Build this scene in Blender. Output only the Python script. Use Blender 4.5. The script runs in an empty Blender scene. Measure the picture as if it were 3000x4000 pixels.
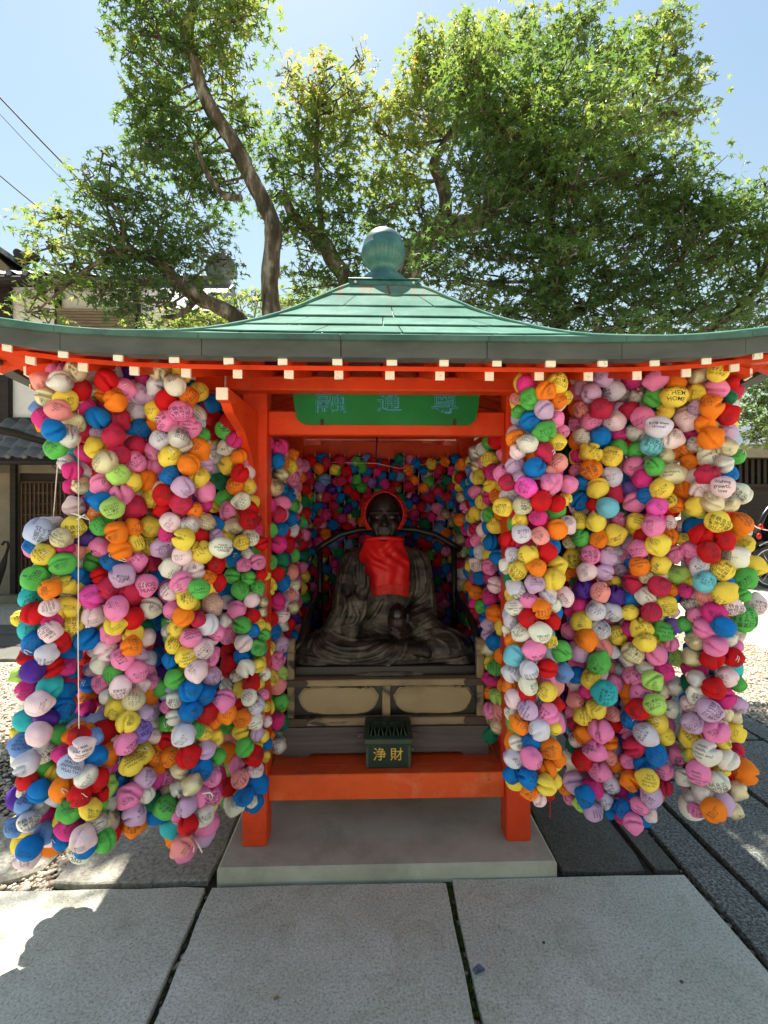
import bpy, bmesh, math, random
import numpy as np
from mathutils import Vector, Matrix, Euler, noise
from mathutils.bvhtree import BVHTree

rad = math.radians
S = bpy.context.scene
C = S.collection

# ------------------------------------------------------------------ camera, sky, sun, exposure
F = 1880.0                      # focal length in pixels of the 3000 x 4000 photograph
YAW = rad(1.62)
CAM = Vector((-0.08, 0.0, 1.6))
cd = bpy.data.cameras.new('camera')
cd.sensor_fit = 'VERTICAL'; cd.sensor_height = 36.0; cd.lens = F / 4000 * 36
cd.clip_start = 0.05; cd.clip_end = 400
cam = bpy.data.objects.new('camera', cd); C.objects.link(cam)
cam.location = CAM; cam.rotation_euler = (rad(90), 0, -YAW)
S.camera = cam

SUN_TO = Vector((-0.12, 0.45, 1.0)).normalized()
SUN_EL = math.asin(SUN_TO.z)
w = bpy.data.worlds.new('World'); S.world = w; w.use_nodes = True
nt = w.node_tree; nt.nodes.clear()
sky = nt.nodes.new('ShaderNodeTexSky'); sky.sky_type = 'NISHITA'; sky.sun_disc = False
sky.sun_elevation = SUN_EL; sky.sun_rotation = math.atan2(SUN_TO.x, SUN_TO.y)
sky.air_density = 2.2; sky.dust_density = 0.55; sky.ozone_density = 0.5; sky.altitude = 50
bg = nt.nodes.new('ShaderNodeBackground'); bg.inputs['Strength'].default_value = 0.050
wo = nt.nodes.new('ShaderNodeOutputWorld')
nt.links.new(sky.outputs['Color'], bg.inputs['Color']); nt.links.new(bg.outputs['Background'], wo.inputs['Surface'])
sl = bpy.data.lights.new('sun', 'SUN'); sl.energy = 5.0; sl.angle = rad(0.53); sl.color = (1.0, 0.95, 0.86)
so = bpy.data.objects.new('sun', sl); C.objects.link(so)
so.rotation_euler = SUN_TO.to_track_quat('Z', 'Y').to_euler(); so.location = (0, 6, 12)
S.view_settings.view_transform = 'Standard'; S.view_settings.look = 'None'
S.view_settings.exposure = 1.56; S.view_settings.gamma = 1.0; S.view_settings.use_curve_mapping = False

R = random.Random(7)

# ------------------------------------------------------------------ helpers
def at(px, py, Y):
    """point of the world plane y = Y seen at photograph pixel (px, py)"""
    a, b = (px - 1500) / F, (2000 - py) / F
    d = Vector((math.sin(YAW) + a * math.cos(YAW), math.cos(YAW) - a * math.sin(YAW), b))
    return CAM + d * (Y / d.y)

def tag(o, label=None, cat=None, group=None, kind=None):
    if label: o['label'] = label
    if cat: o['category'] = cat
    if group: o['group'] = group
    if kind: o['kind'] = kind
    return o

def empty(name, loc=(0, 0, 0)):
    o = bpy.data.objects.new(name, None); C.objects.link(o); o.location = loc
    o.empty_display_size = 0.1
    return o

def link(name, me, parent=None, mats=None):
    if mats:
        for m in mats: me.materials.append(m)
    o = bpy.data.objects.new(name, me); C.objects.link(o)
    if parent is not None:
        o.parent = parent
        o.matrix_parent_inverse = Matrix.Translation(-world_loc(parent))
    return o

def world_loc(p):
    return p.location.copy() if p.parent is None else p.matrix_parent_inverse @ p.location + world_loc(p.parent)

def srgb(r, g, b, k=1.0):
    def f(c):
        c /= 255.0
        return (c / 12.92 if c <= 0.04045 else ((c + 0.055) / 1.055) ** 2.4) * k
    return (f(r), f(g), f(b))

class MB:
    """collects shapes into one mesh"""
    def __init__(s): s.v = []; s.f = []; s.m = []; s.sm = []
    def add(s, vs, fs, mi=0, smooth=False):
        o = len(s.v); s.v += [tuple(v) for v in vs]
        for f in fs: s.f.append(tuple(i + o for i in f)); s.m.append(mi); s.sm.append(smooth)
    def box(s, c, size, b=0.0, rot=None, mi=0):
        hx, hy, hz = size[0] / 2, size[1] / 2, size[2] / 2
        vs = []; fs = []
        if b <= 0:
            for i in (-1, 1):
                for j in (-1, 1):
                    for k in (-1, 1): vs.append(Vector((i * hx, j * hy, k * hz)))
            fs = [(0, 1, 3, 2), (4, 6, 7, 5), (0, 4, 5, 1), (2, 3, 7, 6), (0, 2, 6, 4), (1, 5, 7, 3)]
        else:
            b = min(b, hx * .9, hy * .9, hz * .9)
            idx = {}
            for i in (-1, 1):
                for j in (-1, 1):
                    for k in (-1, 1):
                        for a in range(3):
                            p = [i * (hx - b), j * (hy - b), k * (hz - b)]
                            p[a] = (i * hx, j * hy, k * hz)[a]
                            idx[i, j, k, a] = len(vs); vs.append(Vector(p))
            sg = [(-1, -1), (1, -1), (1, 1), (-1, 1)]
            for a in range(3):
                for e in (-1, 1):
                    q = []
                    for (p0, p1) in sg:
                        key = [0, 0, 0]; key[a] = e; key[(a + 1) % 3] = p0; key[(a + 2) % 3] = p1
                        q.append(idx[key[0], key[1], key[2], a])
                    fs.append(tuple(q if e > 0 else q[::-1]))
            for a in range(3):
                b1, c1 = (a + 1) % 3, (a + 2) % 3
                for e in (-1, 1):
                    for g in (-1, 1):
                        def I(t, ax):
                            key = [0, 0, 0]; key[a] = t; key[b1] = e; key[c1] = g
                            return idx[key[0], key[1], key[2], ax]
                        q = [I(-1, b1), I(1, b1), I(1, c1), I(-1, c1)]
                        fs.append(tuple(q if e * g < 0 else q[::-1]))
            for i in (-1, 1):
                for j in (-1, 1):
                    for k in (-1, 1):
                        q = [idx[i, j, k, 0], idx[i, j, k, 1], idx[i, j, k, 2]]
                        fs.append(tuple(q if i * j * k > 0 else q[::-1]))
        if rot is not None: vs = [rot @ v for v in vs]
        c = Vector(c)
        s.add([v + c for v in vs], fs, mi)
    def span(s, x0, x1, y0, y1, z0, z1, b=0.0, mi=0):
        s.box(((x0 + x1) / 2, (y0 + y1) / 2, (z0 + z1) / 2), (abs(x1 - x0), abs(y1 - y0), abs(z1 - z0)), b, None, mi)
    def tube(s, pts, r, n=8, mi=0, caps=True, flat=1.0):
        pts = [Vector(p) for p in pts]
        rs = r if isinstance(r, (list, tuple)) else [r] * len(pts)
        t0 = (pts[1] - pts[0]).normalized()
        u = t0.orthogonal().normalized()
        vs = []
        for i, p in enumerate(pts):
            t = (pts[min(i + 1, len(pts) - 1)] - pts[max(i - 1, 0)])
            if t.length < 1e-9: t = t0
            t = t.normalized()
            u = (u - t * u.dot(t))
            u = u.normalized() if u.length > 1e-6 else t.orthogonal().normalized()
            wv = t.cross(u)
            for k in range(n):
                a = 2 * math.pi * k / n
                vs.append(p + (u * math.cos(a) + wv * math.sin(a) * flat) * rs[i])
        fs = []
        for i in range(len(pts) - 1):
            for k in range(n):
                k2 = (k + 1) % n
                fs.append((i * n + k, i * n + k2, (i + 1) * n + k2, (i + 1) * n + k))
        if caps:
            fs.append(tuple(range(n))[::-1]); fs.append(tuple((len(pts) - 1) * n + k for k in range(n)))
        s.add(vs, fs, mi, True)
    def ellipsoid(s, c, r, nu=20, nv=12, rot=None, mi=0):
        c = Vector(c); vs = []; fs = []
        for j in range(nv + 1):
            th = math.pi * j / nv
            for i in range(nu):
                ph = 2 * math.pi * i / nu
                v = Vector((r[0] * math.sin(th) * math.cos(ph), r[1] * math.sin(th) * math.sin(ph), r[2] * math.cos(th)))
                vs.append((rot @ v if rot else v) + c)
        for j in range(nv):
            for i in range(nu):
                i2 = (i + 1) % nu
                if j == 0: fs.append((j * nu + i, (j + 1) * nu + i, (j + 1) * nu + i2))
                elif j == nv - 1: fs.append((j * nu + i, (j + 1) * nu + i, j * nu + i2))
                else: fs.append((j * nu + i, (j + 1) * nu + i, (j + 1) * nu + i2, j * nu + i2))
        s.add(vs, fs, mi, True)
    def capsule(s, a, b, ra, rb=None, n=14):
        rb = ra if rb is None else rb
        a, b = Vector(a), Vector(b); d = (b - a); L = d.length; t = d / L
        pts = []; rs = []
        for k in range(5):
            an = math.pi / 2 * k / 4.5
            pts.append(a - t * ra * math.cos(an)); rs.append(max(ra * math.sin(an), 1e-4))
        pts.append(a); rs.append(ra); pts.append(b); rs.append(rb)
        for k in range(4, -1, -1):
            an = math.pi / 2 * k / 4.5
            pts.append(b + t * rb * math.cos(an)); rs.append(max(rb * math.sin(an), 1e-4))
        s.tube(pts, rs, n)
    def lathe(s, prof, c, n=32, mi=0, ribs=None):
        c = Vector(c); vs = []; fs = []
        for j, (r, z) in enumerate(prof):
            for i in range(n):
                a = 2 * math.pi * i / n
                rr = r * (1 + (ribs(j, i) if ribs else 0))
                vs.append(c + Vector((rr * math.cos(a), rr * math.sin(a), z)))
        for j in range(len(prof) - 1):
            for i in range(n):
                i2 = (i + 1) % n
                fs.append((j * n + i, j * n + i2, (j + 1) * n + i2, (j + 1) * n + i))
        s.add(vs, fs, mi, True)
    def prism(s, outline, axis, a0, a1, mi=0):
        """outline: 2-D polygon; axis 'y' -> (x,z), 'x' -> (y,z), 'z' -> (x,y)"""
        n = len(outline)
        ar = sum(outline[i][0] * outline[(i + 1) % n][1] - outline[(i + 1) % n][0] * outline[i][1] for i in range(n))
        if ar < 0: outline = outline[::-1]
        def P(p, a):
            return {'y': (p[0], a, p[1]), 'x': (a, p[0], p[1]), 'z': (p[0], p[1], a)}[axis]
        vs = [P(p, a0) for p in outline] + [P(p, a1) for p in outline]
        fs = [tuple(range(n)), tuple(range(2 * n - 1, n - 1, -1))]
        fs += [(i, i + n, (i + 1) % n + n, (i + 1) % n) for i in range(n)]
        if (axis == 'y') == (a1 < a0): fs = [f[::-1] for f in fs]
        if axis != 'y' : pass
        s.add(vs, fs, mi)
    def grid(s, fn, nu, nv, mi=0, smooth=True):
        vs = [fn(i / nu, j / nv) for j in range(nv + 1) for i in range(nu + 1)]
        fs = [(j * (nu + 1) + i, j * (nu + 1) + i + 1, (j + 1) * (nu + 1) + i + 1, (j + 1) * (nu + 1) + i)
              for j in range(nv) for i in range(nu)]
        s.add(vs, fs, mi, smooth)
    def mesh(s, name, fix=True):
        me = bpy.data.meshes.new(name); me.from_pydata(s.v, [], s.f)
        me.polygons.foreach_set('material_index', s.m)
        me.polygons.foreach_set('use_smooth', s.sm)
        if fix:
            bm = bmesh.new(); bm.from_mesh(me)
            bmesh.ops.recalc_face_normals(bm, faces=bm.faces); bm.to_mesh(me); bm.free()
        me.update()
        return me
    def build(s, name, mats, parent=None, fix=True):
        if not isinstance(mats, (list, tuple)): mats = [mats]
        return link(name, s.mesh(name, fix), parent, mats)

# ------------------------------------------------------------------ materials
def base_mat(name):
    m = bpy.data.materials.new(name); m.use_nodes = True
    nt = m.node_tree; p = nt.nodes['Principled BSDF']
    return m, nt, p

def nd(nt, typ, **kw):
    n = nt.nodes.new(typ)
    for k, v in kw.items():
        if k in n.inputs: n.inputs[k].default_value = v
        else: setattr(n, k, v)
    return n

def ramp(nt, fac, stops):
    r = nt.nodes.new('ShaderNodeValToRGB')
    el = r.color_ramp.elements
    while len(el) < len(stops): el.new(0.5)
    for e, (p, c) in zip(el, stops): e.position = p; e.color = (c[0], c[1], c[2], 1)
    nt.links.new(fac, r.inputs['Fac'])
    return r

def nmat(name, stops, scale=6, detail=5, rough=.6, metal=0.0, bump=0.0, bscale=60, stretch=None, spec=.4, dist=0.0,
         coord='Object', rough2=None, dirt=None, dirt_scale=2.5, dirt_lo=.55, dirt_hi=.7):
    """noise driven colour ramp, optional second dirt layer and noise bump"""
    m, nt, p = base_mat(name)
    tc = nt.nodes.new('ShaderNodeTexCoord'); src = tc.outputs[coord]
    if stretch:
        mp = nt.nodes.new('ShaderNodeMapping'); mp.inputs['Scale'].default_value = stretch
        nt.links.new(src, mp.inputs['Vector']); src = mp.outputs['Vector']
    n = nd(nt, 'ShaderNodeTexNoise', Scale=scale, Detail=detail, Roughness=.6, Distortion=dist)
    nt.links.new(src, n.inputs['Vector'])
    col = ramp(nt, n.outputs['Fac'], stops).outputs['Color']
    if dirt:
        n2 = nd(nt, 'ShaderNodeTexNoise', Scale=dirt_scale, Detail=8.0, Roughness=.7)
        nt.links.new(src, n2.inputs['Vector'])
        r2 = ramp(nt, n2.outputs['Fac'], [(dirt_lo, (0, 0, 0)), (dirt_hi, (1, 1, 1))])
        mx = nt.nodes.new('ShaderNodeMix'); mx.data_type = 'RGBA'
        nt.links.new(r2.outputs['Color'], mx.inputs['Factor']); nt.links.new(col, mx.inputs['A'])
        mx.inputs['B'].default_value = (*dirt, 1); col = mx.outputs['Result']
    nt.links.new(col, p.inputs['Base Color'])
    p.inputs['Roughness'].default_value = rough; p.inputs['Metallic'].default_value = metal
    p.inputs['Specular IOR Level'].default_value = spec
    if bump:
        nb = nd(nt, 'ShaderNodeTexNoise', Scale=bscale, Detail=4.0)
        nt.links.new(src, nb.inputs['Vector'])
        b = nd(nt, 'ShaderNodeBump', Strength=bump, Distance=.01)
        nt.links.new(nb.outputs['Fac'], b.inputs['Height']); nt.links.new(b.outputs['Normal'], p.inputs['Normal'])
    return m

M = {}
def paint(name, a, b, fade, chip):
    """weathered painted timber: uneven coat, faded patches, fine grain, dark chips and grime"""
    m, nt, p = base_mat(name)
    tc = nt.nodes.new('ShaderNodeTexCoord'); src = tc.outputs['Object']
    def mixc(col, fac, c):
        mx = nt.nodes.new('ShaderNodeMix'); mx.data_type = 'RGBA'
        nt.links.new(fac, mx.inputs['Factor']); nt.links.new(col, mx.inputs['A']); mx.inputs['B'].default_value = (*c, 1)
        return mx.outputs['Result']
    n = nd(nt, 'ShaderNodeTexNoise', Scale=2.6, Detail=8.0, Roughness=.65); nt.links.new(src, n.inputs['Vector'])
    col = ramp(nt, n.outputs['Fac'], [(.3, a), (.7, b)]).outputs['Color']
    n2 = nd(nt, 'ShaderNodeTexNoise', Scale=5.5, Detail=10.0, Roughness=.75, Distortion=.4); nt.links.new(src, n2.inputs['Vector'])
    col = mixc(col, ramp(nt, n2.outputs['Fac'], [(.54, (0, 0, 0)), (.76, (.8, .8, .8))]).outputs['Color'], fade)
    n3 = nd(nt, 'ShaderNodeTexNoise', Scale=38.0, Detail=6.0, Roughness=.7); nt.links.new(src, n3.inputs['Vector'])
    col = mixc(col, ramp(nt, n3.outputs['Fac'], [(.66, (0, 0, 0)), (.70, (.9, .9, .9))]).outputs['Color'], chip)
    n4 = nd(nt, 'ShaderNodeTexNoise', Scale=1.7, Detail=7.0, Roughness=.7); nt.links.new(src, n4.inputs['Vector'])
    col = mixc(col, ramp(nt, n4.outputs['Fac'], [(.48, (0, 0, 0)), (.75, (.6, .6, .6))]).outputs['Color'], chip)
    nt.links.new(col, p.inputs['Base Color'])
    rr = ramp(nt, n2.outputs['Fac'], [(.35, (.34,) * 3), (.7, (.62,) * 3)]); nt.links.new(rr.outputs['Color'], p.inputs['Roughness'])
    p.inputs['Specular IOR Level'].default_value = .4
    mp = nt.nodes.new('ShaderNodeMapping'); mp.inputs['Scale'].default_value = (5, 40, 40); nt.links.new(src, mp.inputs['Vector'])
    nb = nd(nt, 'ShaderNodeTexNoise', Scale=2.0, Detail=5.0); nt.links.new(mp.outputs['Vector'], nb.inputs['Vector'])
    bp = nd(nt, 'ShaderNodeBump', Strength=.14, Distance=.006); nt.links.new(nb.outputs['Fac'], bp.inputs['Height']); nt.links.new(bp.outputs['Normal'], p.inputs['Normal'])
    return m
M['vermilion'] = paint('vermilion_paint', srgb(208, 56, 18), srgb(228, 76, 25), srgb(214, 104, 66), srgb(96, 26, 16))
M['vermilion_orange'] = paint('sun_bleached_vermilion_paint', srgb(220, 76, 22), srgb(232, 96, 34), srgb(222, 140, 100), srgb(104, 36, 20))
M['white_paint'] = nmat('white_end_paint', [(.3, srgb(232, 226, 208)), (.7, srgb(240, 236, 222))], 20, 4, .6, dirt=srgb(150, 136, 112), dirt_scale=34, dirt_lo=.6, dirt_hi=.72)
def patina_mat():
    m, nt, p = base_mat('copper_patina')
    tc = nt.nodes.new('ShaderNodeTexCoord'); src = tc.outputs['Object']
    n = nd(nt, 'ShaderNodeTexNoise', Scale=3.5, Detail=10.0, Roughness=.7); nt.links.new(src, n.inputs['Vector'])
    col = ramp(nt, n.outputs['Fac'], [(.3, srgb(62, 106, 91)), (.5, srgb(82, 128, 112)), (.7, srgb(112, 152, 138))]).outputs['Color']
    mp = nt.nodes.new('ShaderNodeMapping'); mp.inputs['Scale'].default_value = (14, 1.2, 1.6); nt.links.new(src, mp.inputs['Vector'])
    n2 = nd(nt, 'ShaderNodeTexNoise', Scale=1.6, Detail=8.0, Roughness=.7); nt.links.new(mp.outputs['Vector'], n2.inputs['Vector'])
    def mixc(col, fac, c):
        mx = nt.nodes.new('ShaderNodeMix'); mx.data_type = 'RGBA'
        nt.links.new(fac, mx.inputs['Factor']); nt.links.new(col, mx.inputs['A']); mx.inputs['B'].default_value = (*c, 1); return mx.outputs['Result']
    col = mixc(col, ramp(nt, n2.outputs['Fac'], [(.52, (0, 0, 0)), (.78, (.45, .45, .45))]).outputs['Color'], srgb(88, 92, 74))
    # brown streaks running down from the cap
    sp = nt.nodes.new('ShaderNodeSeparateXYZ'); nt.links.new(src, sp.inputs['Vector'])
    zr_ = nd(nt, 'ShaderNodeMapRange'); zr_.inputs['From Min'].default_value = 2.72; zr_.inputs['From Max'].default_value = 2.93; nt.links.new(sp.outputs['Z'], zr_.inputs['Value'])
    ml = nd(nt, 'ShaderNodeMath', operation='MULTIPLY'); nt.links.new(zr_.outputs[0], ml.inputs[0])
    nt.links.new(ramp(nt, n2.outputs['Fac'], [(.46, (0, 0, 0)), (.62, (1, 1, 1))]).outputs['Color'], ml.inputs[1])
    col = mixc(col, ml.outputs[0], srgb(150, 92, 54))
    nt.links.new(col, p.inputs['Base Color']); p.inputs['Roughness'].default_value = .8; p.inputs['Specular IOR Level'].default_value = .06
    b = nd(nt, 'ShaderNodeBump', Strength=.2, Distance=.01); n3 = nd(nt, 'ShaderNodeTexNoise', Scale=9.0, Detail=3.0); nt.links.new(src, n3.inputs['Vector'])
    nt.links.new(n3.outputs['Fac'], b.inputs['Height']); nt.links.new(b.outputs['Normal'], p.inputs['Normal'])
    return m
M['patina'] = patina_mat()
M['patina_lip'] = nmat('dark_copper_patina', [(.3, srgb(46, 78, 72)), (.7, srgb(76, 108, 98))], 9, 6, .5, dirt=srgb(58, 60, 56), dirt_scale=12)
M['fascia'] = nmat('weathered_copper', [(.3, srgb(60, 64, 62)), (.7, srgb(82, 86, 82))], 7, 8, .55, stretch=(1, 1, 3), dirt=srgb(80, 110, 100), dirt_scale=6, dirt_lo=.62, dirt_hi=.75)
M['finial'] = nmat('finial_copper', [(.3, srgb(34, 62, 62)), (.5, srgb(58, 104, 100)), (.72, srgb(96, 146, 136))], 5, 9, .42, metal=.15, spec=.5)
M['concrete'] = nmat('concrete', [(.3, srgb(174, 173, 154)), (.7, srgb(202, 200, 182))], 4, 10, .85, bump=.15, bscale=90, dirt=srgb(146, 147, 130), dirt_scale=3.0, dirt_lo=.5, dirt_hi=.78)
M['dark_red'] = nmat('old_dark_red_paint', [(.3, srgb(92, 18, 10)), (.7, srgb(120, 26, 14))], 4, 4, .6)
M['dark_wood'] = nmat('dark_timber', [(.3, srgb(24, 20, 18)), (.7, srgb(48, 40, 36))], 3, 6, .7, stretch=(1, 1, 8))
M['cord'] = nmat('cotton_cord', [(.3, srgb(214, 200, 190)), (.7, srgb(238, 230, 222))], 40, 3, .9)
M['red_cord'] = nmat('red_cord', [(.3, srgb(150, 20, 24)), (.7, srgb(180, 30, 30))], 40, 3, .9)
M['ink'] = nmat('marker_ink', [(.3, (.012, .012, .016)), (.7, (.03, .03, .04))], 30, 2, .6)

def granite(name, light, mid, dark, s=150, bump=.25, dirt=None):
    m, nt, p = base_mat(name)
    tc = nt.nodes.new('ShaderNodeTexCoord')
    a = nd(nt, 'ShaderNodeTexNoise', Scale=s, Detail=3.0, Roughness=.6)
    b = nd(nt, 'ShaderNodeTexNoise', Scale=s * .42, Detail=2.0, Roughness=.5)
    c = nd(nt, 'ShaderNodeTexNoise', Scale=2.2, Detail=8.0, Roughness=.65)
    for n in (a, b, c): nt.links.new(tc.outputs['Object'], n.inputs['Vector'])
    ad = nd(nt, 'ShaderNodeMath', operation='ADD'); nt.links.new(a.outputs['Fac'], ad.inputs[0]); nt.links.new(b.outputs['Fac'], ad.inputs[1])
    hf = nd(nt, 'ShaderNodeMath', operation='MULTIPLY'); hf.inputs[1].default_value = .5; nt.links.new(ad.outputs[0], hf.inputs[0])
    r = ramp(nt, hf.outputs[0], [(.36, dark), (.47, mid), (.6, light)])
    r2 = ramp(nt, c.outputs['Fac'], [(.3, (.78, .77, .72)), (.7, (1.08, 1.08, 1.1))])
    mx = nt.nodes.new('ShaderNodeMix'); mx.data_type = 'RGBA'; mx.blend_type = 'MULTIPLY'; mx.inputs['Factor'].default_value = 1
    nt.links.new(r.outputs['Color'], mx.inputs['A']); nt.links.new(r2.outputs['Color'], mx.inputs['B'])
    col = mx.outputs['Result']
    st = nd(nt, 'ShaderNodeTexNoise', Scale=4.5, Detail=10.0, Roughness=.75, Distortion=.8); nt.links.new(tc.outputs['Object'], st.inputs['Vector'])
    m2 = nt.nodes.new('ShaderNodeMix'); m2.data_type = 'RGBA'; m2.blend_type = 'MULTIPLY'
    nt.links.new(ramp(nt, st.outputs['Fac'], [(.5, (0, 0, 0)), (.75, (.9, .9, .9))]).outputs['Color'], m2.inputs['Factor'])
    nt.links.new(col, m2.inputs['A']); m2.inputs['B'].default_value = (.62, .60, .52, 1); col = m2.outputs['Result']
    nt.links.new(col, p.inputs['Base Color']); p.inputs['Roughness'].default_value = .8
    bp = nd(nt, 'ShaderNodeBump', Strength=bump, Distance=.004)
    nt.links.new(hf.outputs[0], bp.inputs['Height']); nt.links.new(bp.outputs['Normal'], p.inputs['Normal'])
    return m
M['granite'] = granite('pale_granite', srgb(222, 222, 206), srgb(200, 200, 185), srgb(146, 148, 136), 260, .12)
M['granite_brown'] = granite('brown_grey_granite', srgb(112, 108, 98), srgb(90, 88, 80), srgb(58, 56, 50), 240, .15)
M['granite_dark'] = granite('dark_speckled_granite', srgb(152, 156, 148), srgb(86, 89, 85), srgb(50, 53, 51), 190, .15)
M['granite_rough'] = granite('rough_cut_stone', srgb(182, 178, 164), srgb(158, 154, 140), srgb(120, 116, 104), 110, .35)
# ------------------------------------------------------------------ ground, gravel, paving
def pebble_mat(name, scale, stops, bump):
    m, nt, p = base_mat(name)
    tc = nt.nodes.new('ShaderNodeTexCoord')
    v = nd(nt, 'ShaderNodeTexVoronoi', Scale=scale); nt.links.new(tc.outputs['Object'], v.inputs['Vector'])
    sp = nt.nodes.new('ShaderNodeSeparateColor'); nt.links.new(v.outputs['Color'], sp.inputs['Color'])
    r = ramp(nt, sp.outputs[0], stops)
    nt.links.new(r.outputs['Color'], p.inputs['Base Color']); p.inputs['Roughness'].default_value = .8
    b = nd(nt, 'ShaderNodeBump', Strength=bump, Distance=.01, invert=True)
    nt.links.new(v.outputs['Distance'], b.inputs['Height']); nt.links.new(b.outputs['Normal'], p.inputs['Normal'])
    return m
GRAV = [(0.0, srgb(136, 120, 98)), (.3, srgb(184, 166, 140)), (.55, srgb(210, 198, 174)), (.8, srgb(168, 158, 144)), (1.0, srgb(226, 218, 202))]
M['gravel_bed'] = pebble_mat('gravel_bed', 70, GRAV, .8)
M['soil'] = nmat('joint_soil', [(.3, srgb(38, 36, 26)), (.7, srgb(70, 64, 52))], 30, 6, .95, bump=.5, bscale=120, dirt=srgb(46, 62, 22), dirt_scale=5)
g = MB()
N = 24
g.grid(lambda u, v: (-90 + 180 * u, -60 + 240 * v, -.034), N, N, smooth=False)
ground = g.build('ground', M['gravel_bed']); tag(ground, 'pale gravel courtyard spreading around the paving', 'ground', kind='structure')
sb = MB(); sb.span(-2.5, 2.95, -1.0, 9.2, -.033, -.0285)
soil = sb.build('joint_bed', M['soil']); tag(soil, 'dark earth and moss in the joints between paving slabs', 'ground', kind='structure')

pavement = empty('pavement', (0, 0, 0)); tag(pavement, 'large granite paving slabs in front of the shrine', 'pavement', kind='structure')
def slab(x0, x1, y0, y1, m, top=0.0, wob=.006, b=.005, seed=0, outline=None):
    """stone slab with a slightly worn, uneven outline and chamfered rim"""
    rr = random.Random(seed * 13 + int(x0 * 100) + int(y0 * 10))
    pts = []
    if outline: 
        cs = outline
    else: cs = [(x0, y0), (x1, y0), (x1, y1), (x0, y1)]
    for i in range(len(cs)):
        a, c = Vector(cs[i]), Vector(cs[(i + 1) % len(cs)])
        n = max(2, int((c - a).length / .09))
        t = (c - a).normalized(); nn = Vector((t.y, -t.x))
        for k in range(n):
            p = a.lerp(c, k / n)
            pts.append(p - nn * (abs(rr.gauss(0, wob)) + (wob * 1.2 if k == 0 else 0)) + t * (wob if k == 0 else 0) * (1 if k == 0 else 0))
    n = len(pts); cen = sum(pts, Vector((0, 0))) / n
    vs = []
    for z, ins in ((-.09, 0), (top - b, 0), (top, b)):
        for p in pts:
            d = (cen - p).normalized() * ins * 1.2
            vs.append((p.x + d.x, p.y + d.y, z + (rr.uniform(-.0015, .0015) if ins else 0)))
    fs = [tuple(range(2 * n, 3 * n))]
    for L in (0, 1):
        fs += [(L * n + i, L * n + (i + 1) % n, (L + 1) * n + (i + 1) % n, (L + 1) * n + i) for i in range(n)]
    mb = MB(); mb.add(vs, fs)
    return mb.build('paving_slab', m, pavement)
slab(-2.35, -.782, -.7, 2.082, M['granite'], 0, .003)
slab(-.760, .249, -.7, 2.078, M['granite'], 0, .003)
slab(.270, 1.306, -.7, 2.094, M['granite'], 0, .003)
slab(-1.46, -.772, 2.108, 3.55, M['granite_rough'], -.001, .008)
slab(-1.44, -.772, 3.58, 4.6, M['granite_rough'], -.001, .008)
slab(0, 0, 0, 0, M['granite_rough'], .004, .02, .015, outline=[(-2.35, 2.13), (-1.60, 2.12), (-1.50, 2.30), (-1.58, 2.55), (-2.05, 2.66), (-2.35, 2.6)])
slab(.775, 1.165, 2.12, 3.0, M['granite_brown'], -.004, .006); slab(.775, 1.165, 3.03, 4.4, M['granite_brown'], -.004)
slab(1.198, 1.312, 2.125, 3.6, M['granite_brown'], -.006, .004); slab(1.198, 1.312, 3.63, 5.0, M['granite_brown'], -.006, .004)
for y0, y1 in ((-.7, 1.2), (1.225, 3.24), (3.27, 5.2), (5.23, 7.2), (7.23, 9.1)):
    slab(1.336, 1.515, y0, y1, M['granite_dark'], 0, .003)
for y0, y1 in ((-.7, 2.82), (2.845, 4.6), (4.63, 6.8), (6.83, 9.1)):
    slab(1.545, 2.07, y0, y1, M['granite_dark'], 0, .003)
for y0, y1 in ((-.7, 3.30), (3.325, 5.3), (5.33, 7.3), (7.33, 9.1)):
    slab(2.10, 2.67, y0, y1, M['granite_dark'], 0, .003)
for y0, y1 in ((.2, 3.83), (3.86, 6.2), (6.23, 9.1)):
    slab(2.695, 2.87, y0, y1, M['granite_dark'], 0, .003)
# far path on the left
for i, (y0, y1) in enumerate(((5.35, 5.85), (5.88, 6.4), (6.43, 7.0))):
    for k in range(5):
        x0 = -9 + k * 1.5 + .35 * (i % 2)
        slab(x0, x0 + 1.47, y0, y1, M['granite_brown'], 0, .005)

# loose gravel near the camera, both sides (uncountable pebbles in one object)
def gravel(areas, n, seed):
    rs = np.random.RandomState(seed)
    ico = bmesh.new(); bmesh.ops.create_icosphere(ico, subdivisions=1, radius=1)
    iv = np.array([v.co[:] for v in ico.verts]); itr = np.array([[v.index for v in f.verts] for f in ico.faces]); ico.free()
    P = []
    tot = sum((a[1] - a[0]) * (a[3] - a[2]) * a[4] for a in areas)
    for a in areas:
        k = int(n * (a[1] - a[0]) * (a[3] - a[2]) * a[4] / tot)
        P.append(np.c_[rs.uniform(a[0], a[1], k), rs.uniform(a[2], a[3], k), rs.uniform(-.032, -.018, k)])
    P = np.concatenate(P); n = len(P)
    sc = rs.lognormal(math.log(.0085), .35, (n, 1)) * np.c_[rs.uniform(.8, 1.3, n), rs.uniform(.8, 1.3, n), rs.uniform(.5, .8, n)]
    an = rs.uniform(0, 6.28, n); ca, sa = np.cos(an), np.sin(an)
    V = iv[None] * sc[:, None] * (1 + rs.uniform(-.12, .12, (n, len(iv), 1)))
    X = V[..., 0] * ca[:, None] - V[..., 1] * sa[:, None]; Y = V[..., 0] * sa[:, None] + V[..., 1] * ca[:, None]
    V = np.stack([X, Y, V[..., 2]], -1) + P[:, None]
    T = (itr[None] + (np.arange(n) * len(iv))[:, None, None]).reshape(-1, 3)
    return raw_mesh('gravel', V.reshape(-1, 3), T, attr=np.repeat(rs.uniform(0, 1, n), len(iv)))
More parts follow.
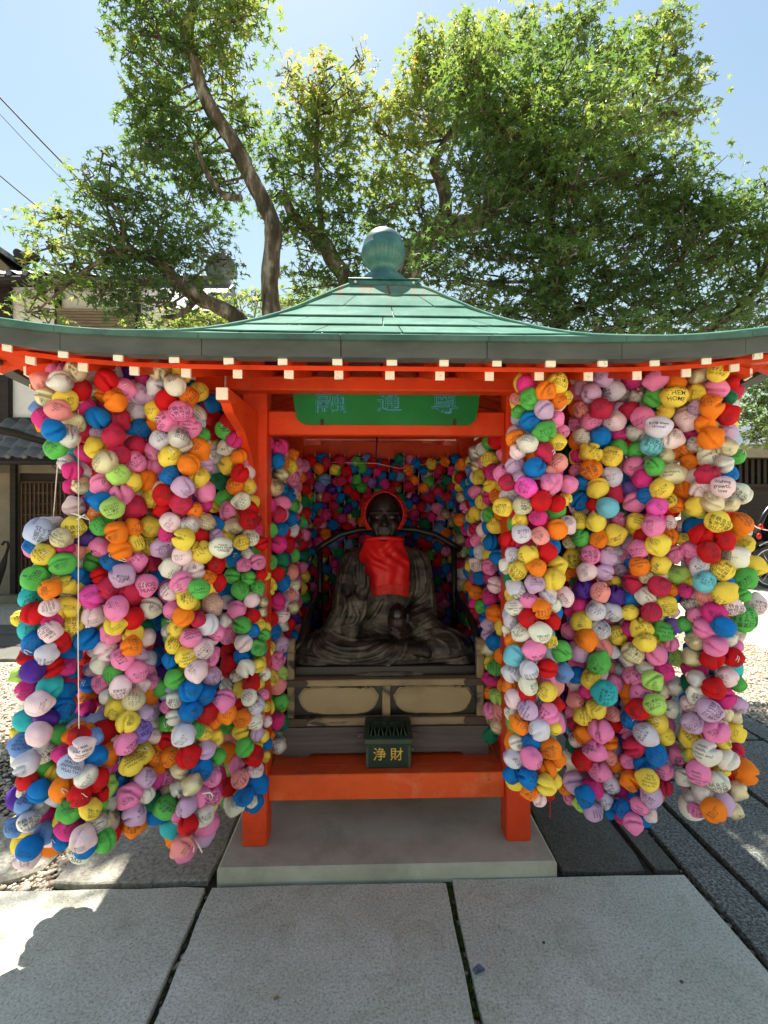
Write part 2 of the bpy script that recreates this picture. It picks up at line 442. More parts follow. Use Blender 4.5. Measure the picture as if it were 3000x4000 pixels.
def raw_mesh(name, V, Fc, attr=None, smooth=True):
    me = bpy.data.meshes.new(name); k = Fc.shape[1]
    me.vertices.add(len(V)); me.vertices.foreach_set('co', V.astype(np.float32).ravel())
    me.loops.add(Fc.size); me.loops.foreach_set('vertex_index', Fc.astype(np.int32).ravel())
    me.polygons.add(len(Fc)); me.polygons.foreach_set('loop_start', np.arange(0, Fc.size, k, dtype=np.int32))
    me.polygons.foreach_set('use_smooth', np.full(len(Fc), smooth))
    if attr is not None:
        a = me.attributes.new('tint', 'FLOAT', 'POINT'); a.data.foreach_set('value', attr.astype(np.float32))
    me.update(calc_edges=True)
    return me
def attr_mat(name, stops, rough=.8):
    m, nt, p = base_mat(name)
    a = nt.nodes.new('ShaderNodeAttribute'); a.attribute_name = 'tint'
    r = ramp(nt, a.outputs['Fac'], stops); nt.links.new(r.outputs['Color'], p.inputs['Base Color'])
    p.inputs['Roughness'].default_value = rough
    return m
M['pebble'] = attr_mat('gravel_pebbles', GRAV)
go = link('gravel', gravel([(-2.9, -1.47, 2.1, 3.0, 1.0), (-3.6, -1.47, 3.0, 4.2, .8), (-4.2, -1.5, 4.2, 5.3, .5), (2.88, 4.6, 3.0, 6.5, .7), (-1.62, -1.45, 2.09, 2.5, 1.5)], 26000, 3), None, [M['pebble']])
tag(go, 'loose beige gravel beside the paving', 'gravel', kind='stuff')
M['joint_pebble'] = attr_mat('dusty_pebbles', [(0, srgb(64, 58, 48)), (.6, srgb(104, 96, 84)), (1, srgb(168, 160, 148))])
jp = link('joint_pebbles', gravel([(-.785, -.757, .8, 2.08, 1), (.246, .273, .8, 2.09, 1), (1.305, 1.335, .8, 3.0, .5), (-.7, 1.3, 2.078, 2.098, .5)], 190, 9), None, [M['joint_pebble']])
tag(jp, 'small stones caught in the paving joints', 'gravel', kind='stuff')

# ------------------------------------------------------------------ the shrine pavilion
CY = 2.90                        # centre of the posts
pav = empty('shrine_pavilion', (0, CY, 0))
tag(pav, 'vermilion shrine pavilion with four posts under a pale green copper roof', 'pavilion')
mb = MB(); mb.span(-.745, .745, 2.095, 3.75, -.05, .058, .012); mb.build('base_slab', M['concrete'], pav)
HP = .6135; PW = .113; Y0 = 2.2865; Y1 = 3.5135
for sx in (-1, 1):
    for y in (Y0, Y1):
        mb = MB(); mb.box((sx * HP, y, .058 + 1.08), (PW, PW, 2.16), .006)
        mb.build('post', M['vermilion'], pav)
def beam(name, x0, x1, y0, y1, z0, z1, m='vermilion', b=.006):
    mb = MB(); mb.span(x0, x1, y0, y1, z0, z1, b); return mb.build(name, M[m], pav)
beam('eave_beam', -1.02, 1.02, 2.146, 2.229, 2.142, 2.206)
beam('eave_beam', -1.02, 1.02, 3.571, 3.654, 2.142, 2.206)
for sx in (-1, 1):
    beam('eave_beam', sx * .672, sx * .752, 2.231, 3.569, 2.140, 2.204)
ix = HP - PW / 2
beam('tie_beam', -ix, ix, 2.257, 2.317, 1.962, 2.073)
for sx in (-1, 1): beam('tie_beam', sx * HP - .028, sx * HP + .028, Y0 + .0565, Y1 - .0565, 1.95, 2.06)
# rear rainbow beam: straight top, bent underside
mb = MB(); mb.prism([(-ix, 1.965), (-.22, 1.985), (.22, 1.985), (ix, 1.965), (ix, 2.075), (.27, 2.105), (-.27, 2.105), (-ix, 2.075)], 'y', 3.48, 3.55)
mb.build('rear_beam', M['vermilion'], pav)
for sx in (-1, 1):     # inner rear jambs and head
    beam('rear_jamb', sx * (ix - .001) - (.045 if sx > 0 else 0), sx * (ix - .001) + (0 if sx > 0 else .045), 3.462, 3.50, .36, 1.96, 'dark_red', .003)
mb = MB(); mb.span(-ix, ix, 3.56, 3.585, .30, 2.0); mb.build('rear_wall', M['dark_wood'], pav)
# bracket arms projecting to the front and the knee plates under them
for sx in (-1, 1):
    a = MB(); a.span(sx * HP - .022, sx * HP + .022, 1.752, 2.229, 2.003, 2.05, .002); ao = a.build('bracket_arm', M['vermilion'], pav)
    e = MB(); e.span(sx * HP - .0215, sx * HP + .0215, 1.744, 1.7515, 2.0045, 2.0485, .002); e.build('arm_end', M['white_paint'], ao)
    k = MB(); k.prism([(1.79, 2.002), (2.229, 2.002), (2.229, 1.66), (2.20, 1.70), (2.12, 1.83), (1.99, 1.93), (1.83, 1.975)], 'x', sx * HP - .018, sx * HP + .018)
    k.build('knee_brace', M['vermilion'], pav)
# offering shelf
beam('shelf_beam', -ix, ix, 2.268, 2.36, .245, .366, 'vermilion_orange', .004)
beam('shelf_beam', -ix, ix, 3.44, 3.53, .245, .366, 'vermilion_orange', .004)
for sx in (-1, 1): beam('shelf_beam', sx * HP - .04, sx * HP + .04, 2.345, 3.455, .25, .355, 'vermilion_orange', .004)
beam('shelf_board', -ix + .001, ix - .001, 2.362, 3.438, .334, .3635, 'vermilion_orange', .002)

# roof ---------------------------------------------------------------
RC = 2.93; HW = 1.43             # roof centre, half width
PR = [(0.0, 3.02), (.18, 2.902), (.35, 2.742), (.497, 2.602), (.61, 2.516), (.763, 2.414), (.87, 2.350), (1.1, 2.238), (1.25, 2.184), (1.43, 2.135), (1.6, 2.10)]
def prof(t):
    for (a, za), (b, zb) in zip(PR, PR[1:]):
        if t <= b: return za + (zb - za) * (t - a) / (b - a)
    return PR[-1][1]
def prof_s(t): return (prof(t - .05) + 2 * prof(t) + prof(t + .05)) / 4 if t > .1 else prof(t)
def rise(s): return .078 * abs(s) ** 5.0
def zr(t, s): return prof_s(t) + rise(s) * max(0, (t - .7) / (HW - .7)) ** 1.6
SIDES = [(1, 0, 0, -1), (0, -1, 1, 0)] 
def side_xf(k):
    """k: 0 front, 1 right, 2 back, 3 left -> map (lateral u, outward t) to world x, y"""
    return [lambda u, t: (u, RC - t), lambda u, t: (t, RC + u), lambda u, t: (-u, RC + t), lambda u, t: (-t, RC - u)][k]
courses = [.185, .31, .43, .55, .68, .82, .965, 1.115, 1.27, 1.425]
for k in range(4):
    xf = side_xf(k)
    rb = MB()
    rb.grid(lambda a, b: (*xf((a * 2 - 1) * (.17 + b * (HW - .19)), .17 + b * (HW - .19)), zr(.17 + b * (HW - .19), a * 2 - 1) - .012), 24, 16)
    roof = rb.build('roof_face', M['fascia'], pav)
    rr = random.Random(50 + k)
    for ci in range(len(courses) - 1):
        t0, t1 = courses[ci], courses[ci + 1]
        n = max(2, int(round(2 * t1 / .44)))
        cuts = [-1.0] + [(-1 + 2 * (j + (.5 if ci % 2 else .12) + rr.uniform(-.08, .08)) / n) for j in range(n)] + [1.0]
        cuts = [c for i, c in enumerate(cuts) if i == 0 or c - cuts[i - 1] > .12 or i == len(cuts) - 1]
        for a, b in zip(cuts, cuts[1:]):
            gu = max(2, int((b - a) * t1 / .12)); m1 = MB(); lip = rr.uniform(.007, .011); g_ = .0026 / t1
            def fn(p, q):
                t = t0 - .01 + (t1 - t0 + .01) * min(q / .8, 1)
                s = a + g_ + (b - a - 2 * g_) * p
                z = zr(t, s) + lip * min(q / .8, 1) + .001 - (.0055 if q > .8 else 0)
                sag = .004 * math.sin(p * math.pi) * q
                return (*xf(s * t, t + sag - (.0015 if q > .8 else 0)), z)
            m1.grid(fn, gu, 5, smooth=False)
            m1.build('roof_shingle', M['patina'], roof, fix=False)
# hips
for sx, sy in ((-1, -1), (1, -1), (-1, 1), (1, 1)):
    m1 = MB(); m1.tube([(sx * t, RC + sy * t, zr(t, 1) + .006) for t in [.18 + i * .07 for i in range(18)]], .011, 6)
    m1.build('roof_hip', M['patina'], pav)
# eave edge: copper lip above a dark fascia, in seamed lengths
def sweep(xf, t_in, t_out, z_lo, z_hi, s0, s1, n=8):
    m1 = MB(); vs = []; fs = []
    for i in range(n + 1):
        s = s0 + (s1 - s0) * i / n
        zb = zr(HW, s)
        for (t, z) in ((t_in, z_lo), (t_out, z_lo), (t_out, z_hi), (t_in, z_hi)):
            vs.append((*xf(s * t, t), zb + z))
    for i in range(n):
        for q in range(4): fs.append((i * 4 + q, i * 4 + (q + 1) % 4, i * 4 + 4 + (q + 1) % 4, i * 4 + 4 + q))
    fs += [(3, 2, 1, 0), (n * 4, n * 4 + 1, n * 4 + 2, n * 4 + 3)]
    m1.add(vs, fs); return m1
seams = [-1, -.72, -.42, -.12, .2, .5, .78, 1]
for k in range(4):
    xf = side_xf(k)
    for a, b in zip(seams, seams[1:]):
        sweep(xf, HW - .06, HW + .014, -.004, .013, a + (.0008 if a > -1 else 0), b - (.0008 if b < 1 else 0)).build('eave_lip', M['patina_lip'], pav)
        sweep(xf, HW - .05, HW, -.054, -.0042, a + (.001 if a > -1 else 0), b - (.001 if b < 1 else 0)).build('fascia_panel', M['fascia'], pav)
# soffit and rafters
SL = .29
def sof(t, s): return 2.094 + (1.405 - t) * SL + rise(s) * max(0, (t - .7) / .73) ** 1.3
for k in range(4):
    xf = side_xf(k); m1 = MB()
    m1.grid(lambda a, b: (*xf((a * 2 - 1) * (.02 + b * 1.385), .02 + b * 1.385), sof(.02 + b * 1.385, a * 2 - 1)), 24, 10)
    m1.build('soffit', M['vermilion'], pav)
    # strip on top of the lower rafter ends
    vs = []; fs = []; n = 20
    m1 = MB()
    for i in range(n + 1):
        s = -1 + 2 * i / n
        for t, dz in ((1.275, -.047), (1.325, -.047), (1.325, -.0315), (1.275, -.0315)):
            vs.append((*xf(s * t, t), sof(t, s) + dz))
    for i in range(n):
        for q in range(4): fs.append((i * 4 + q, i * 4 + (q + 1) % 4, i * 4 + 4 + (q + 1) % 4, i * 4 + 4 + q))
    m1.add(vs, fs); m1.build('eave_strip', M['vermilion'], pav)
def rafter(xf, u, t_end, t_in, drop, h=.028, wd=.028):
    s = u / t_end; L = 6; vs = []; fs = []
    for i in range(L + 1):
        t = t_end + (t_in - t_end) * i / L
        z = sof(t, min(1, abs(u) / max(t, .01))) - drop if True else 0
        for du, dz in ((-wd / 2, -h), (wd / 2, -h), (wd / 2, 0), (-wd / 2, 0)):
            vs.append((*xf(u + du, t), z + dz))
    for i in range(L):
        for q in range(4): fs.append((i * 4 + q, i * 4 + (q + 1) % 4, i * 4 + 4 + (q + 1) % 4, i * 4 + 4 + q))
    fs += [(3, 2, 1, 0), (L * 4, L * 4 + 1, L * 4 + 2, L * 4 + 3)]
    m1 = MB(); m1.add(vs, fs); ro = m1.build('rafter', M['vermilion'], pav)
    c = MB(); z = sof(t_end, min(1, abs(u) / t_end)) - drop
    (x0, y0), (x1, y1) = xf(u, t_end), xf(u, t_end + .007)
    tilt = (sof(t_end, min(1, abs(u + .02) / t_end)) - sof(t_end, min(1, abs(u - .02) / t_end))) / .04
    vs = []
    rj = random.Random(int(abs(u) * 1e4) + int(drop * 1e4) + (7 if u > 0 else 0)); jx, jz, jt = rj.gauss(0, .0012), rj.gauss(0, .0012), rj.gauss(0, .03); tilt += jt
    for t in (t_end - .001, t_end + .006 + rj.uniform(-.003, .004)):
        for du, dz in ((-wd / 2 - .001, -h - .001), (wd / 2 + .001, -h - .001), (wd / 2 + .001, .0015), (-wd / 2 - .001, .0015)):
            vs.append((*xf(u + du * (1 + jx * 30) + jx, t), z + dz + jz * .5 + du * tilt))
    c.add(vs, [(3, 2, 1, 0), (4, 5, 6, 7), (0, 1, 5, 4), (1, 2, 6, 5), (2, 3, 7, 6), (3, 0, 4, 7)])
    c.build('rafter_tip', M['white_paint'], ro)
for k in range(4):
    xf = side_xf(k)
    for i in range(-8, 9):
        u = i * .17 - .015
        if abs(u) < 1.37: rafter(xf, u, 1.402, max(.95, abs(u) + .012), .0015)
        if abs(u) < 1.26: rafter(xf, u, 1.30, max(.55, abs(u) + .012), .0475)
for sx, sy in ((-1, -1), (1, -1), (-1, 1), (1, 1)):
    h = MB(); h.tube([(sx * t, RC + sy * t, sof(t, 1) - .04) for t in (.55, .8, 1.0, 1.15, 1.25, 1.33, 1.41)], .035, 4); h.build('hip_rafter', M['vermilion'], pav)
    tpos = 1.418
    h = MB(); h.box((sx * tpos, RC + sy * tpos, sof(1.41, 1) - .04), (.05, .05, .055), .003); h.build('rafter_tip', M['white_paint'], pav)
# apex: square copper cap and onion finial
ap = MB(); ap.box((0, RC, 2.905), (.385, .385, .030), .004); ap.box((0, RC, 2.9235), (.41, .41, .006), .002); cap = ap.build('roof_cap', M['finial'], pav)
for sx in (-1, 1):
    bt = MB(); bt.ellipsoid((sx * .165, RC - .194, 2.907), (.008, .006, .008), 10, 6); bt.build('bolt', M['white_paint'], cap)
fp = [(.165, 2.927), (.155, 2.97), (.135, 3.005), (.105, 3.03), (.082, 3.048), (.072, 3.064), (.075, 3.078), (.092, 3.093), (.110, 3.11), (.124, 3.133), (.131, 3.162), (.1325, 3.18), (.1325, 3.184), (.1325, 3.19), (.13, 3.194), (.124, 3.225), (.108, 3.26), (.085, 3.287), (.055, 3.305), (.025, 3.315), (.0005, 3.318)]
lf = MB(); lf.lathe(fp, (0, RC, 0), 96, ribs=lambda j, i: (.035 * (1 if i % 3 else -1) if 6 <= j <= 10 else 0))
lf.build('finial', M['finial'], pav)

# hanging name board
sign = empty('name_board', (0, 2.24, 2.1)); tag(sign, 'long green wooden name board with blue characters under the eave beam', 'sign')
M['sign_green'] = nmat('green_board_paint', [(.3, srgb(2, 104, 48)), (.7, srgb(10, 126, 62))], 4, 5, .5, dirt=srgb(110, 150, 90), dirt_scale=22, dirt_lo=.72, dirt_hi=.8)
def sx_(px): return at(px, 1600, 2.236).x
ol = [(sx_(1138), 2.20), (sx_(1150), 2.09), (sx_(1156), 2.052)]
for a in range(0, 91, 15):
    ol.append((sx_(1156) + .055 * (1 - math.cos(rad(a))), 2.052 - .046 * math.sin(rad(a))))
R_ = [(sx_(1878), 2.20), (sx_(1868), 2.09), (sx_(1862), 2.052)]
for a in range(0, 91, 15):
    R_.append((sx_(1862) - .055 * (1 - math.cos(rad(a))), 2.052 - .046 * math.sin(rad(a))))
mb = MB(); mb.prism(ol + R_[::-1], 'y', 2.236, 2.252); mb.build('board', M['sign_green'], sign)
M['iron'] = nmat('rusty_iron', [(.3, srgb(56, 34, 26)), (.7, srgb(84, 54, 40))], 30, 5, .8)
for px in (1258, 1776):
    p = at(px, 1650, 2.23); mb = MB(); mb.box((p.x, 2.231, p.z + .002), (.013, .009, .026), .002); mb.build('clip', M['iron'], sign)

# bits lying on the paving
def leaf_bit(px, py, yw, s, col, lab, cat, flat=True):
    p = CAM + (at(px, py, 1.0) - CAM) * (1.6 / (1.6 - at(px, py, 1.0).z)); mb = MB(); rr = random.Random(int(px))
    if flat:
        n = 9; pts = [(p.x + s * (1 + .35 * math.cos(3 * a + 1)) * math.cos(a), p.y + s * .75 * (1 + .3 * math.sin(2 * a)) * math.sin(a), .004 + .006 * abs(math.sin(a * 1.5)) + s * .15 * rr.random()) for a in [2 * math.pi * i / n for i in range(n)]]
        mb.add([(p.x, p.y, .005)] + pts, [(0, 1 + i, 1 + (i + 1) % n) for i in range(n)])
        mb.add([(x, y, z + .0012) for x, y, z in [(p.x, p.y, .005)] + pts], [(0, 1 + i, 1 + (i + 1) % n) for i in range(n)])
    else: mb.ellipsoid((p.x, p.y, s * .4), (s, s * .8, s * .6), 10, 6)
    o = mb.build('fallen_leaf' if flat else 'pebble', nmat('bit_%d' % int(px), [(.3, col), (.7, tuple(c * 1.3 for c in col))], 60, 4, .8)); tag(o, lab, cat)
leaf_bit(1868, 3795, 0, .021, srgb(92, 100, 116), 'crumpled blue-grey leaf beside the middle paving joint', 'leaf')
leaf_bit(2124, 3684, 0, .006, srgb(84, 66, 54), 'tiny brown pebble near the middle of the right front slab', 'pebble', False)
leaf_bit(2663, 3838, 0, .007, srgb(96, 78, 70), 'small reddish brown pebble low on the right front slab', 'pebble', False)
leaf_bit(2577, 3905, 0, .005, srgb(150, 148, 140), 'tiny pale pebble near the bottom of the right front slab', 'pebble', False)
leaf_bit(1080, 3905, 0, .009, srgb(150, 124, 84), 'small tan leaf fragment on the middle front slab', 'leaf')
leaf_bit(264, 3568, 0, .006, srgb(196, 190, 176), 'small pale pebble on the sunlit left slab', 'pebble', False)
leaf_bit(970, 3356, 0, .010, srgb(58, 50, 42), 'dark brown dry leaf on the concrete base by the left post', 'leaf')
mo = MB(); rr = random.Random(5)
for i in range(230):
    y = 2.085 - abs(rr.gauss(0, .33)); mo.ellipsoid((.2595 + rr.uniform(-.012, .012), y, -.026 + rr.uniform(-.003, .006)), (rr.uniform(.004, .009), rr.uniform(.004, .012), rr.uniform(.003, .008)), 7, 4)
for i in range(60): mo.ellipsoid((rr.uniform(.24, .285), 2.083 + rr.uniform(-.01, .008), -.02), (.008, .006, .007), 7, 4)
for i in range(90): mo.ellipsoid((-.772 + rr.uniform(-.012, .012), 2.08 - abs(rr.gauss(0, .5)), -.027), (rr.uniform(.004, .008), rr.uniform(.004, .012), rr.uniform(.003, .006)), 7, 4)
o = mo.build('moss', nmat('moss', [(.3, srgb(42, 56, 18)), (.7, srgb(72, 88, 30))], 60, 4, .95), fix=False); tag(o, 'green moss growing in the paving joints', 'moss', kind='stuff')
# ------------------------------------------------------------------ text as geometry (flat print)
def text_meshes(specs):
    """specs: list of (body, size, offset, spacing) -> triangulated flat meshes in the xy plane"""
    obs = []
    for body, size, off, ls in specs:
        cu = bpy.data.curves.new('writing', 'FONT'); cu.body = body; cu.size = size; cu.offset = off
        cu.resolution_u = 2; cu.align_x = 'CENTER'; cu.align_y = 'CENTER'; cu.space_line = ls
        o = bpy.data.objects.new('writing', cu); C.objects.link(o); obs.append(o)
    dg = bpy.context.evaluated_depsgraph_get()
    out = []
    for o in obs:
        me = bpy.data.meshes.new_from_object(o.evaluated_get(dg))
        out.append(([tuple(v.co) for v in me.vertices], [tuple(p.vertices) for p in me.polygons]))
        bpy.data.meshes.remove(me)
    for o in obs:
        cu = o.data; bpy.data.objects.remove(o); bpy.data.curves.remove(cu)
    return out
M['sign_blue'] = nmat('blue_character_paint', [(.3, srgb(56, 132, 170)), (.7, srgb(88, 160, 190))], 60, 4, .5)
M['sign_fill'] = nmat('green_character_fill', [(.3, srgb(8, 106, 66)), (.7, srgb(16, 122, 80))], 60, 4, .5)
M['gold'] = nmat('gold_leaf', [(.3, srgb(176, 136, 52)), (.7, srgb(226, 190, 98))], 60, 4, .38, metal=.45)

def place_text(mesh, name, m, parent, p, sx, sz, dy=0.0, thick=0):
    vs, fs = mesh; mb = MB()
    xs = [v[0] for v in vs]; zs = [v[1] for v in vs]
    cx, cz = (min(xs) + max(xs)) / 2, (min(zs) + max(zs)) / 2
    kx, kz = sx / (max(xs) - min(xs)), sz / (max(zs) - min(zs))
    mb.add([(p.x + (v[0] - cx) * kx, p.y + dy, p.z + (v[1] - cz) * kz) for v in vs], fs)
    return mb.build(name, m, parent, fix=False)
T = text_meshes([('融', 1, .014, 1), ('通', 1, .014, 1), ('尊', 1, .014, 1), ('融', 1, -.010, 1), ('通', 1, -.010, 1), ('尊', 1, -.010, 1), ('浄', 1, .009, 1), ('財', 1, .009, 1)])
for i, (px, py, wpx, hpx) in enumerate(((1293, 1572, 124, 82), (1521, 1570, 98, 80), (1738, 1571, 106, 92))):
    p = at(px, py, 2.236); k = 2.236 / F
    a = place_text(T[i], 'character', M['sign_blue'], sign, p, wpx * k, hpx * k, -.0012)
    place_text(T[i + 3], 'character_fill', M['sign_fill'], a, p, wpx * k * .985, hpx * k * .985, -.0018)

# ------------------------------------------------------------------ altar chair
M['altar'] = nmat('worn_gilt_wood', [(.30, srgb(20, 18, 16)), (.42, srgb(70, 60, 46)), (.5, srgb(138, 120, 90)), (.75, srgb(158, 140, 106))], 5, 8, .6, stretch=(1, 1, 2.4), dist=.6, bump=.1, bscale=40)
M['altar_gold'] = nmat('faded_gilt_panel', [(.25, srgb(112, 96, 68)), (.5, srgb(150, 132, 98)), (.75, srgb(164, 146, 110))], 3, 7, .55, stretch=(1, 1, 1.6))
M['altar_black'] = nmat('black_lacquer', [(.3, srgb(16, 15, 15)), (.7, srgb(34, 31, 30))], 7, 6, .4)
M['altar_brown'] = nmat('dark_brown_metal', [(.3, srgb(58, 46, 38)), (.7, srgb(80, 66, 54))], 12, 6, .5)
M['plinth'] = nmat('grey_weathered_wood', [(.3, srgb(72, 64, 64)), (.7, srgb(102, 94, 94))], 4, 8, .7, stretch=(.6, 1, 10), dirt=srgb(50, 44, 44), dirt_scale=3, dirt_lo=.58, dirt_hi=.75)
alt = empty('altar_chair', (0, 2.8, .364)); tag(alt, 'worn black and gilt altar chair on a grey wooden plinth inside the shrine', 'altar chair')
mb = MB(); mb.prism([(-.522, .365), (-.395, .365), (-.385, .376), (-.37, .382), (.37, .382), (.385, .376), (.395, .365), (.522, .365), (.522, .511), (-.522, .511)], 'y', 2.437, 3.22)
mb.build('plinth', M['plinth'], alt)
mb = MB(); mb.span(-.514, .514, 2.45, 3.2, .512, .552, .004); lr = mb.build('lower_rail', M['altar'], alt)
mb = MB(); mb.span(-.511, .511, 2.447, 3.2, .714, .748, .004); ur = mb.build('upper_rail', M['altar_gold'], alt)
for sx in (-1, 1):
    for z0, z1, y, par in ((.5125, .5515, 2.446, lr), (.7145, .7475, 2.443, ur)):
        mb = MB(); mb.prism([(sx * .515, z0), (sx * .405, z0), (sx * .395, (z0 + z1) / 2), (sx * .405, z1), (sx * .515, z1)], 'y', y, y + .05); mb.build('rail_fitting', M['altar_brown'], par)
mb = MB(); mb.span(-.485, .485, 2.485, 3.15, .5525, .7135); mb.build('dais_body', M['altar_black'], alt)
for x0, x1 in ((-.503, -.467), (-.02, .022), (.467, .503)):
    mb = MB(); mb.span(x0, x1, 2.455, 2.50, .5525, .7135, .003); mb.build('stile', M['altar'], alt)
def kozama(cx, cz, hw, zt, zb):
    top = []
    n = 7; us = [-1, -.8, -.62, -.2, .2, .62, .8, 1]
    def scallop(x0, x1, z, h, k=6):
        return [(x0 + (x1 - x0) * i / k, z + h * math.sin(math.pi * i / k)) for i in range(k)]
    pts = []
    pts += scallop(-hw * .88, -hw * .72, zt - .012, .006); pts += scallop(-hw * .72, -hw * .56, zt - .008, .006)
    pts += scallop(-hw * .56, 0, zt - .004, .004, 8); pts += scallop(0, hw * .56, zt - .004, .004, 8)
    pts += scallop(hw * .56, hw * .72, zt - .008, .006); pts += scallop(hw * .72, hw * .88, zt - .012, .006)
    pts += [(hw * .88, zt - .012)]
    for a in range(10, 91, 10):
        pts.append((hw * (.5 + .5 * math.cos(rad(a * 1.0)) ** .8) if a < 90 else hw * .52, zb + (zt - .03 - zb) * (1 - math.sin(rad(a)))))
    pts += [(hw * .42, zb - .004), (-hw * .42, zb - .004)]
    for a in range(90, 9, -10):
        pts.append((-hw * (.5 + .5 * math.cos(rad(a * 1.0)) ** .8) if a < 90 else -hw * .52, zb + (zt - .03 - zb) * (1 - math.sin(rad(a)))))
    return [(cx + x, z) for x, z in pts]
for cx in (-.243, .245):
    mb = MB(); mb.prism(kozama(cx, 0, .208, .705, .566), 'y', 2.476, 2.486); pn = mb.build('cusped_panel_rim', M['altar'], alt)
    mb = MB(); mb.prism(kozama(cx, 0, .198, .699, .571), 'y', 2.4725, 2.4765); mb.build('cusped_panel', M['altar_gold'], pn)
mb = MB(); mb.span(-.47, .47, 2.50, 3.15, .7485, .80, .004); mb.build('seat', M['altar_black'], alt)
for sx in (-1, 1):
    mb = MB(); mb.span(sx * .467, sx * .503, 2.452, 2.492, .749, .885, .003); po = mb.build('arm_post', M['altar'], alt)
    mb = MB(); mb.lathe([(.0005, -.024), (.034, -.024), (.036, -.018), (.036, .018), (.034, .024), (.0005, .024)], (0, 0, 0), 24)
    mb.v = [(sx * .488 + z, 2.472 + x, .918 + y) for x, y, z in mb.v]; mb.build('arm_scroll', M['altar'], alt)
L_ = [(1150, 2535, 2.475), (1172, 2512, 2.50), (1186, 2470, 2.55), (1202, 2412, 2.63), (1222, 2370, 2.74), (1250, 2325, 2.95)]
R2 = [(1888, 2535, 2.475), (1866, 2508, 2.50), (1852, 2450, 2.56), (1832, 2398, 2.66), (1810, 2362, 2.77), (1784, 2320, 2.95)]
for pl in (L_, R2):
    mb = MB(); mb.tube([at(*p) for p in pl], [.02, .02, .021, .022, .022, .02], 8, flat=1.0); mb.build('armrest', M['altar_black'], alt)
mb = MB(); mb.tube([at(*p) for p in ((1232, 2150, 2.97), (1262, 2128, 2.97), (1330, 2088, 2.97), (1400, 2070, 2.97), (1510, 2062, 2.97), (1620, 2068, 2.97), (1700, 2088, 2.97), (1770, 2128, 2.97), (1800, 2150, 2.97))], .019, 8); mb.build('top_rail', M['altar_black'], alt)
for px in (1250, 1774):
    a = at(px, 2132, 2.97); mb = MB(); mb.tube([a, (a.x, 2.97, .76)], .018, 8); mb.build('back_post', M['altar_black'], alt)

# ------------------------------------------------------------------ the seated statue
stat = empty('seated_statue', (0, 2.7, .80))
tag(stat, 'dark wooden statue of a seated monk with red hood and bib, right hand raised', 'statue')
M['statue'] = None
def statue_mat(name, a, b, c, sc=9, rough=.55):
    m, nt, p = base_mat(name)
    tc = nt.nodes.new('ShaderNodeTexCoord')
    mp = nt.nodes.new('ShaderNodeMapping'); mp.inputs['Scale'].default_value = (1, 1, 1.6); nt.links.new(tc.outputs['Object'], mp.inputs['Vector'])
    n = nd(nt, 'ShaderNodeTexNoise', Scale=sc, Detail=9.0, Roughness=.68, Distortion=.5); nt.links.new(mp.outputs['Vector'], n.inputs['Vector'])
    r = ramp(nt, n.outputs['Fac'], [(.38, a), (.47, b), (.66, c)])
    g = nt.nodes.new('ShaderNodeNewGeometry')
    pr = ramp(nt, g.outputs['Pointiness'], [(.45, (.2, .2, .2)), (.5, (.85, .85, .85)), (.55, (1.45, 1.4, 1.3))])  # ridges pale as wear; creases darkened in the colour, like fold shading
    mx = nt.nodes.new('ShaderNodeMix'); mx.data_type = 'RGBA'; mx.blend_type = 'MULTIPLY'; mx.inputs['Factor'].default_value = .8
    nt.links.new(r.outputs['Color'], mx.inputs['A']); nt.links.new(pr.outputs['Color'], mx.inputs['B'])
    nt.links.new(mx.outputs['Result'], p.inputs['Base Color']); p.inputs['Roughness'].default_value = rough
    b = nd(nt, 'ShaderNodeBump', Strength=.25, Distance=.006); n3 = nd(nt, 'ShaderNodeTexNoise', Scale=60.0, Detail=5.0)
    nt.links.new(tc.outputs['Object'], n3.inputs['Vector']); nt.links.new(n3.outputs['Fac'], b.inputs['Height']); nt.links.new(b.outputs['Normal'], p.inputs['Normal'])
    return m
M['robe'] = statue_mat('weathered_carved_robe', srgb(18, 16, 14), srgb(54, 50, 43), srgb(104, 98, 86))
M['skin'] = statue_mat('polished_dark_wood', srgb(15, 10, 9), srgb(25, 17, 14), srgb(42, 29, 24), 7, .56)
def P5(x, y, d): return at(1100 + x / 1.952, 1850 + y / 1.952, d)      # coordinates of an enlarged detail
def remesh(mb, name, vox, it, mats):
    me = mb.mesh(name + '_src', fix=False)
    o = bpy.data.objects.new('tmp', me); C.objects.link(o)
    md = o.modifiers.new('r', 'REMESH'); md.mode = 'VOXEL'; md.voxel_size = vox; md.use_smooth_shade = True
    if it: sm = o.modifiers.new('s', 'SMOOTH'); sm.iterations = it; sm.factor = .5
    dg = bpy.context.evaluated_depsgraph_get()
    out = bpy.data.meshes.new_from_object(o.evaluated_get(dg)); out.name = name
    bpy.data.objects.remove(o); bpy.data.meshes.remove(me)
    for m in mats: out.materials.append(m)
    return out
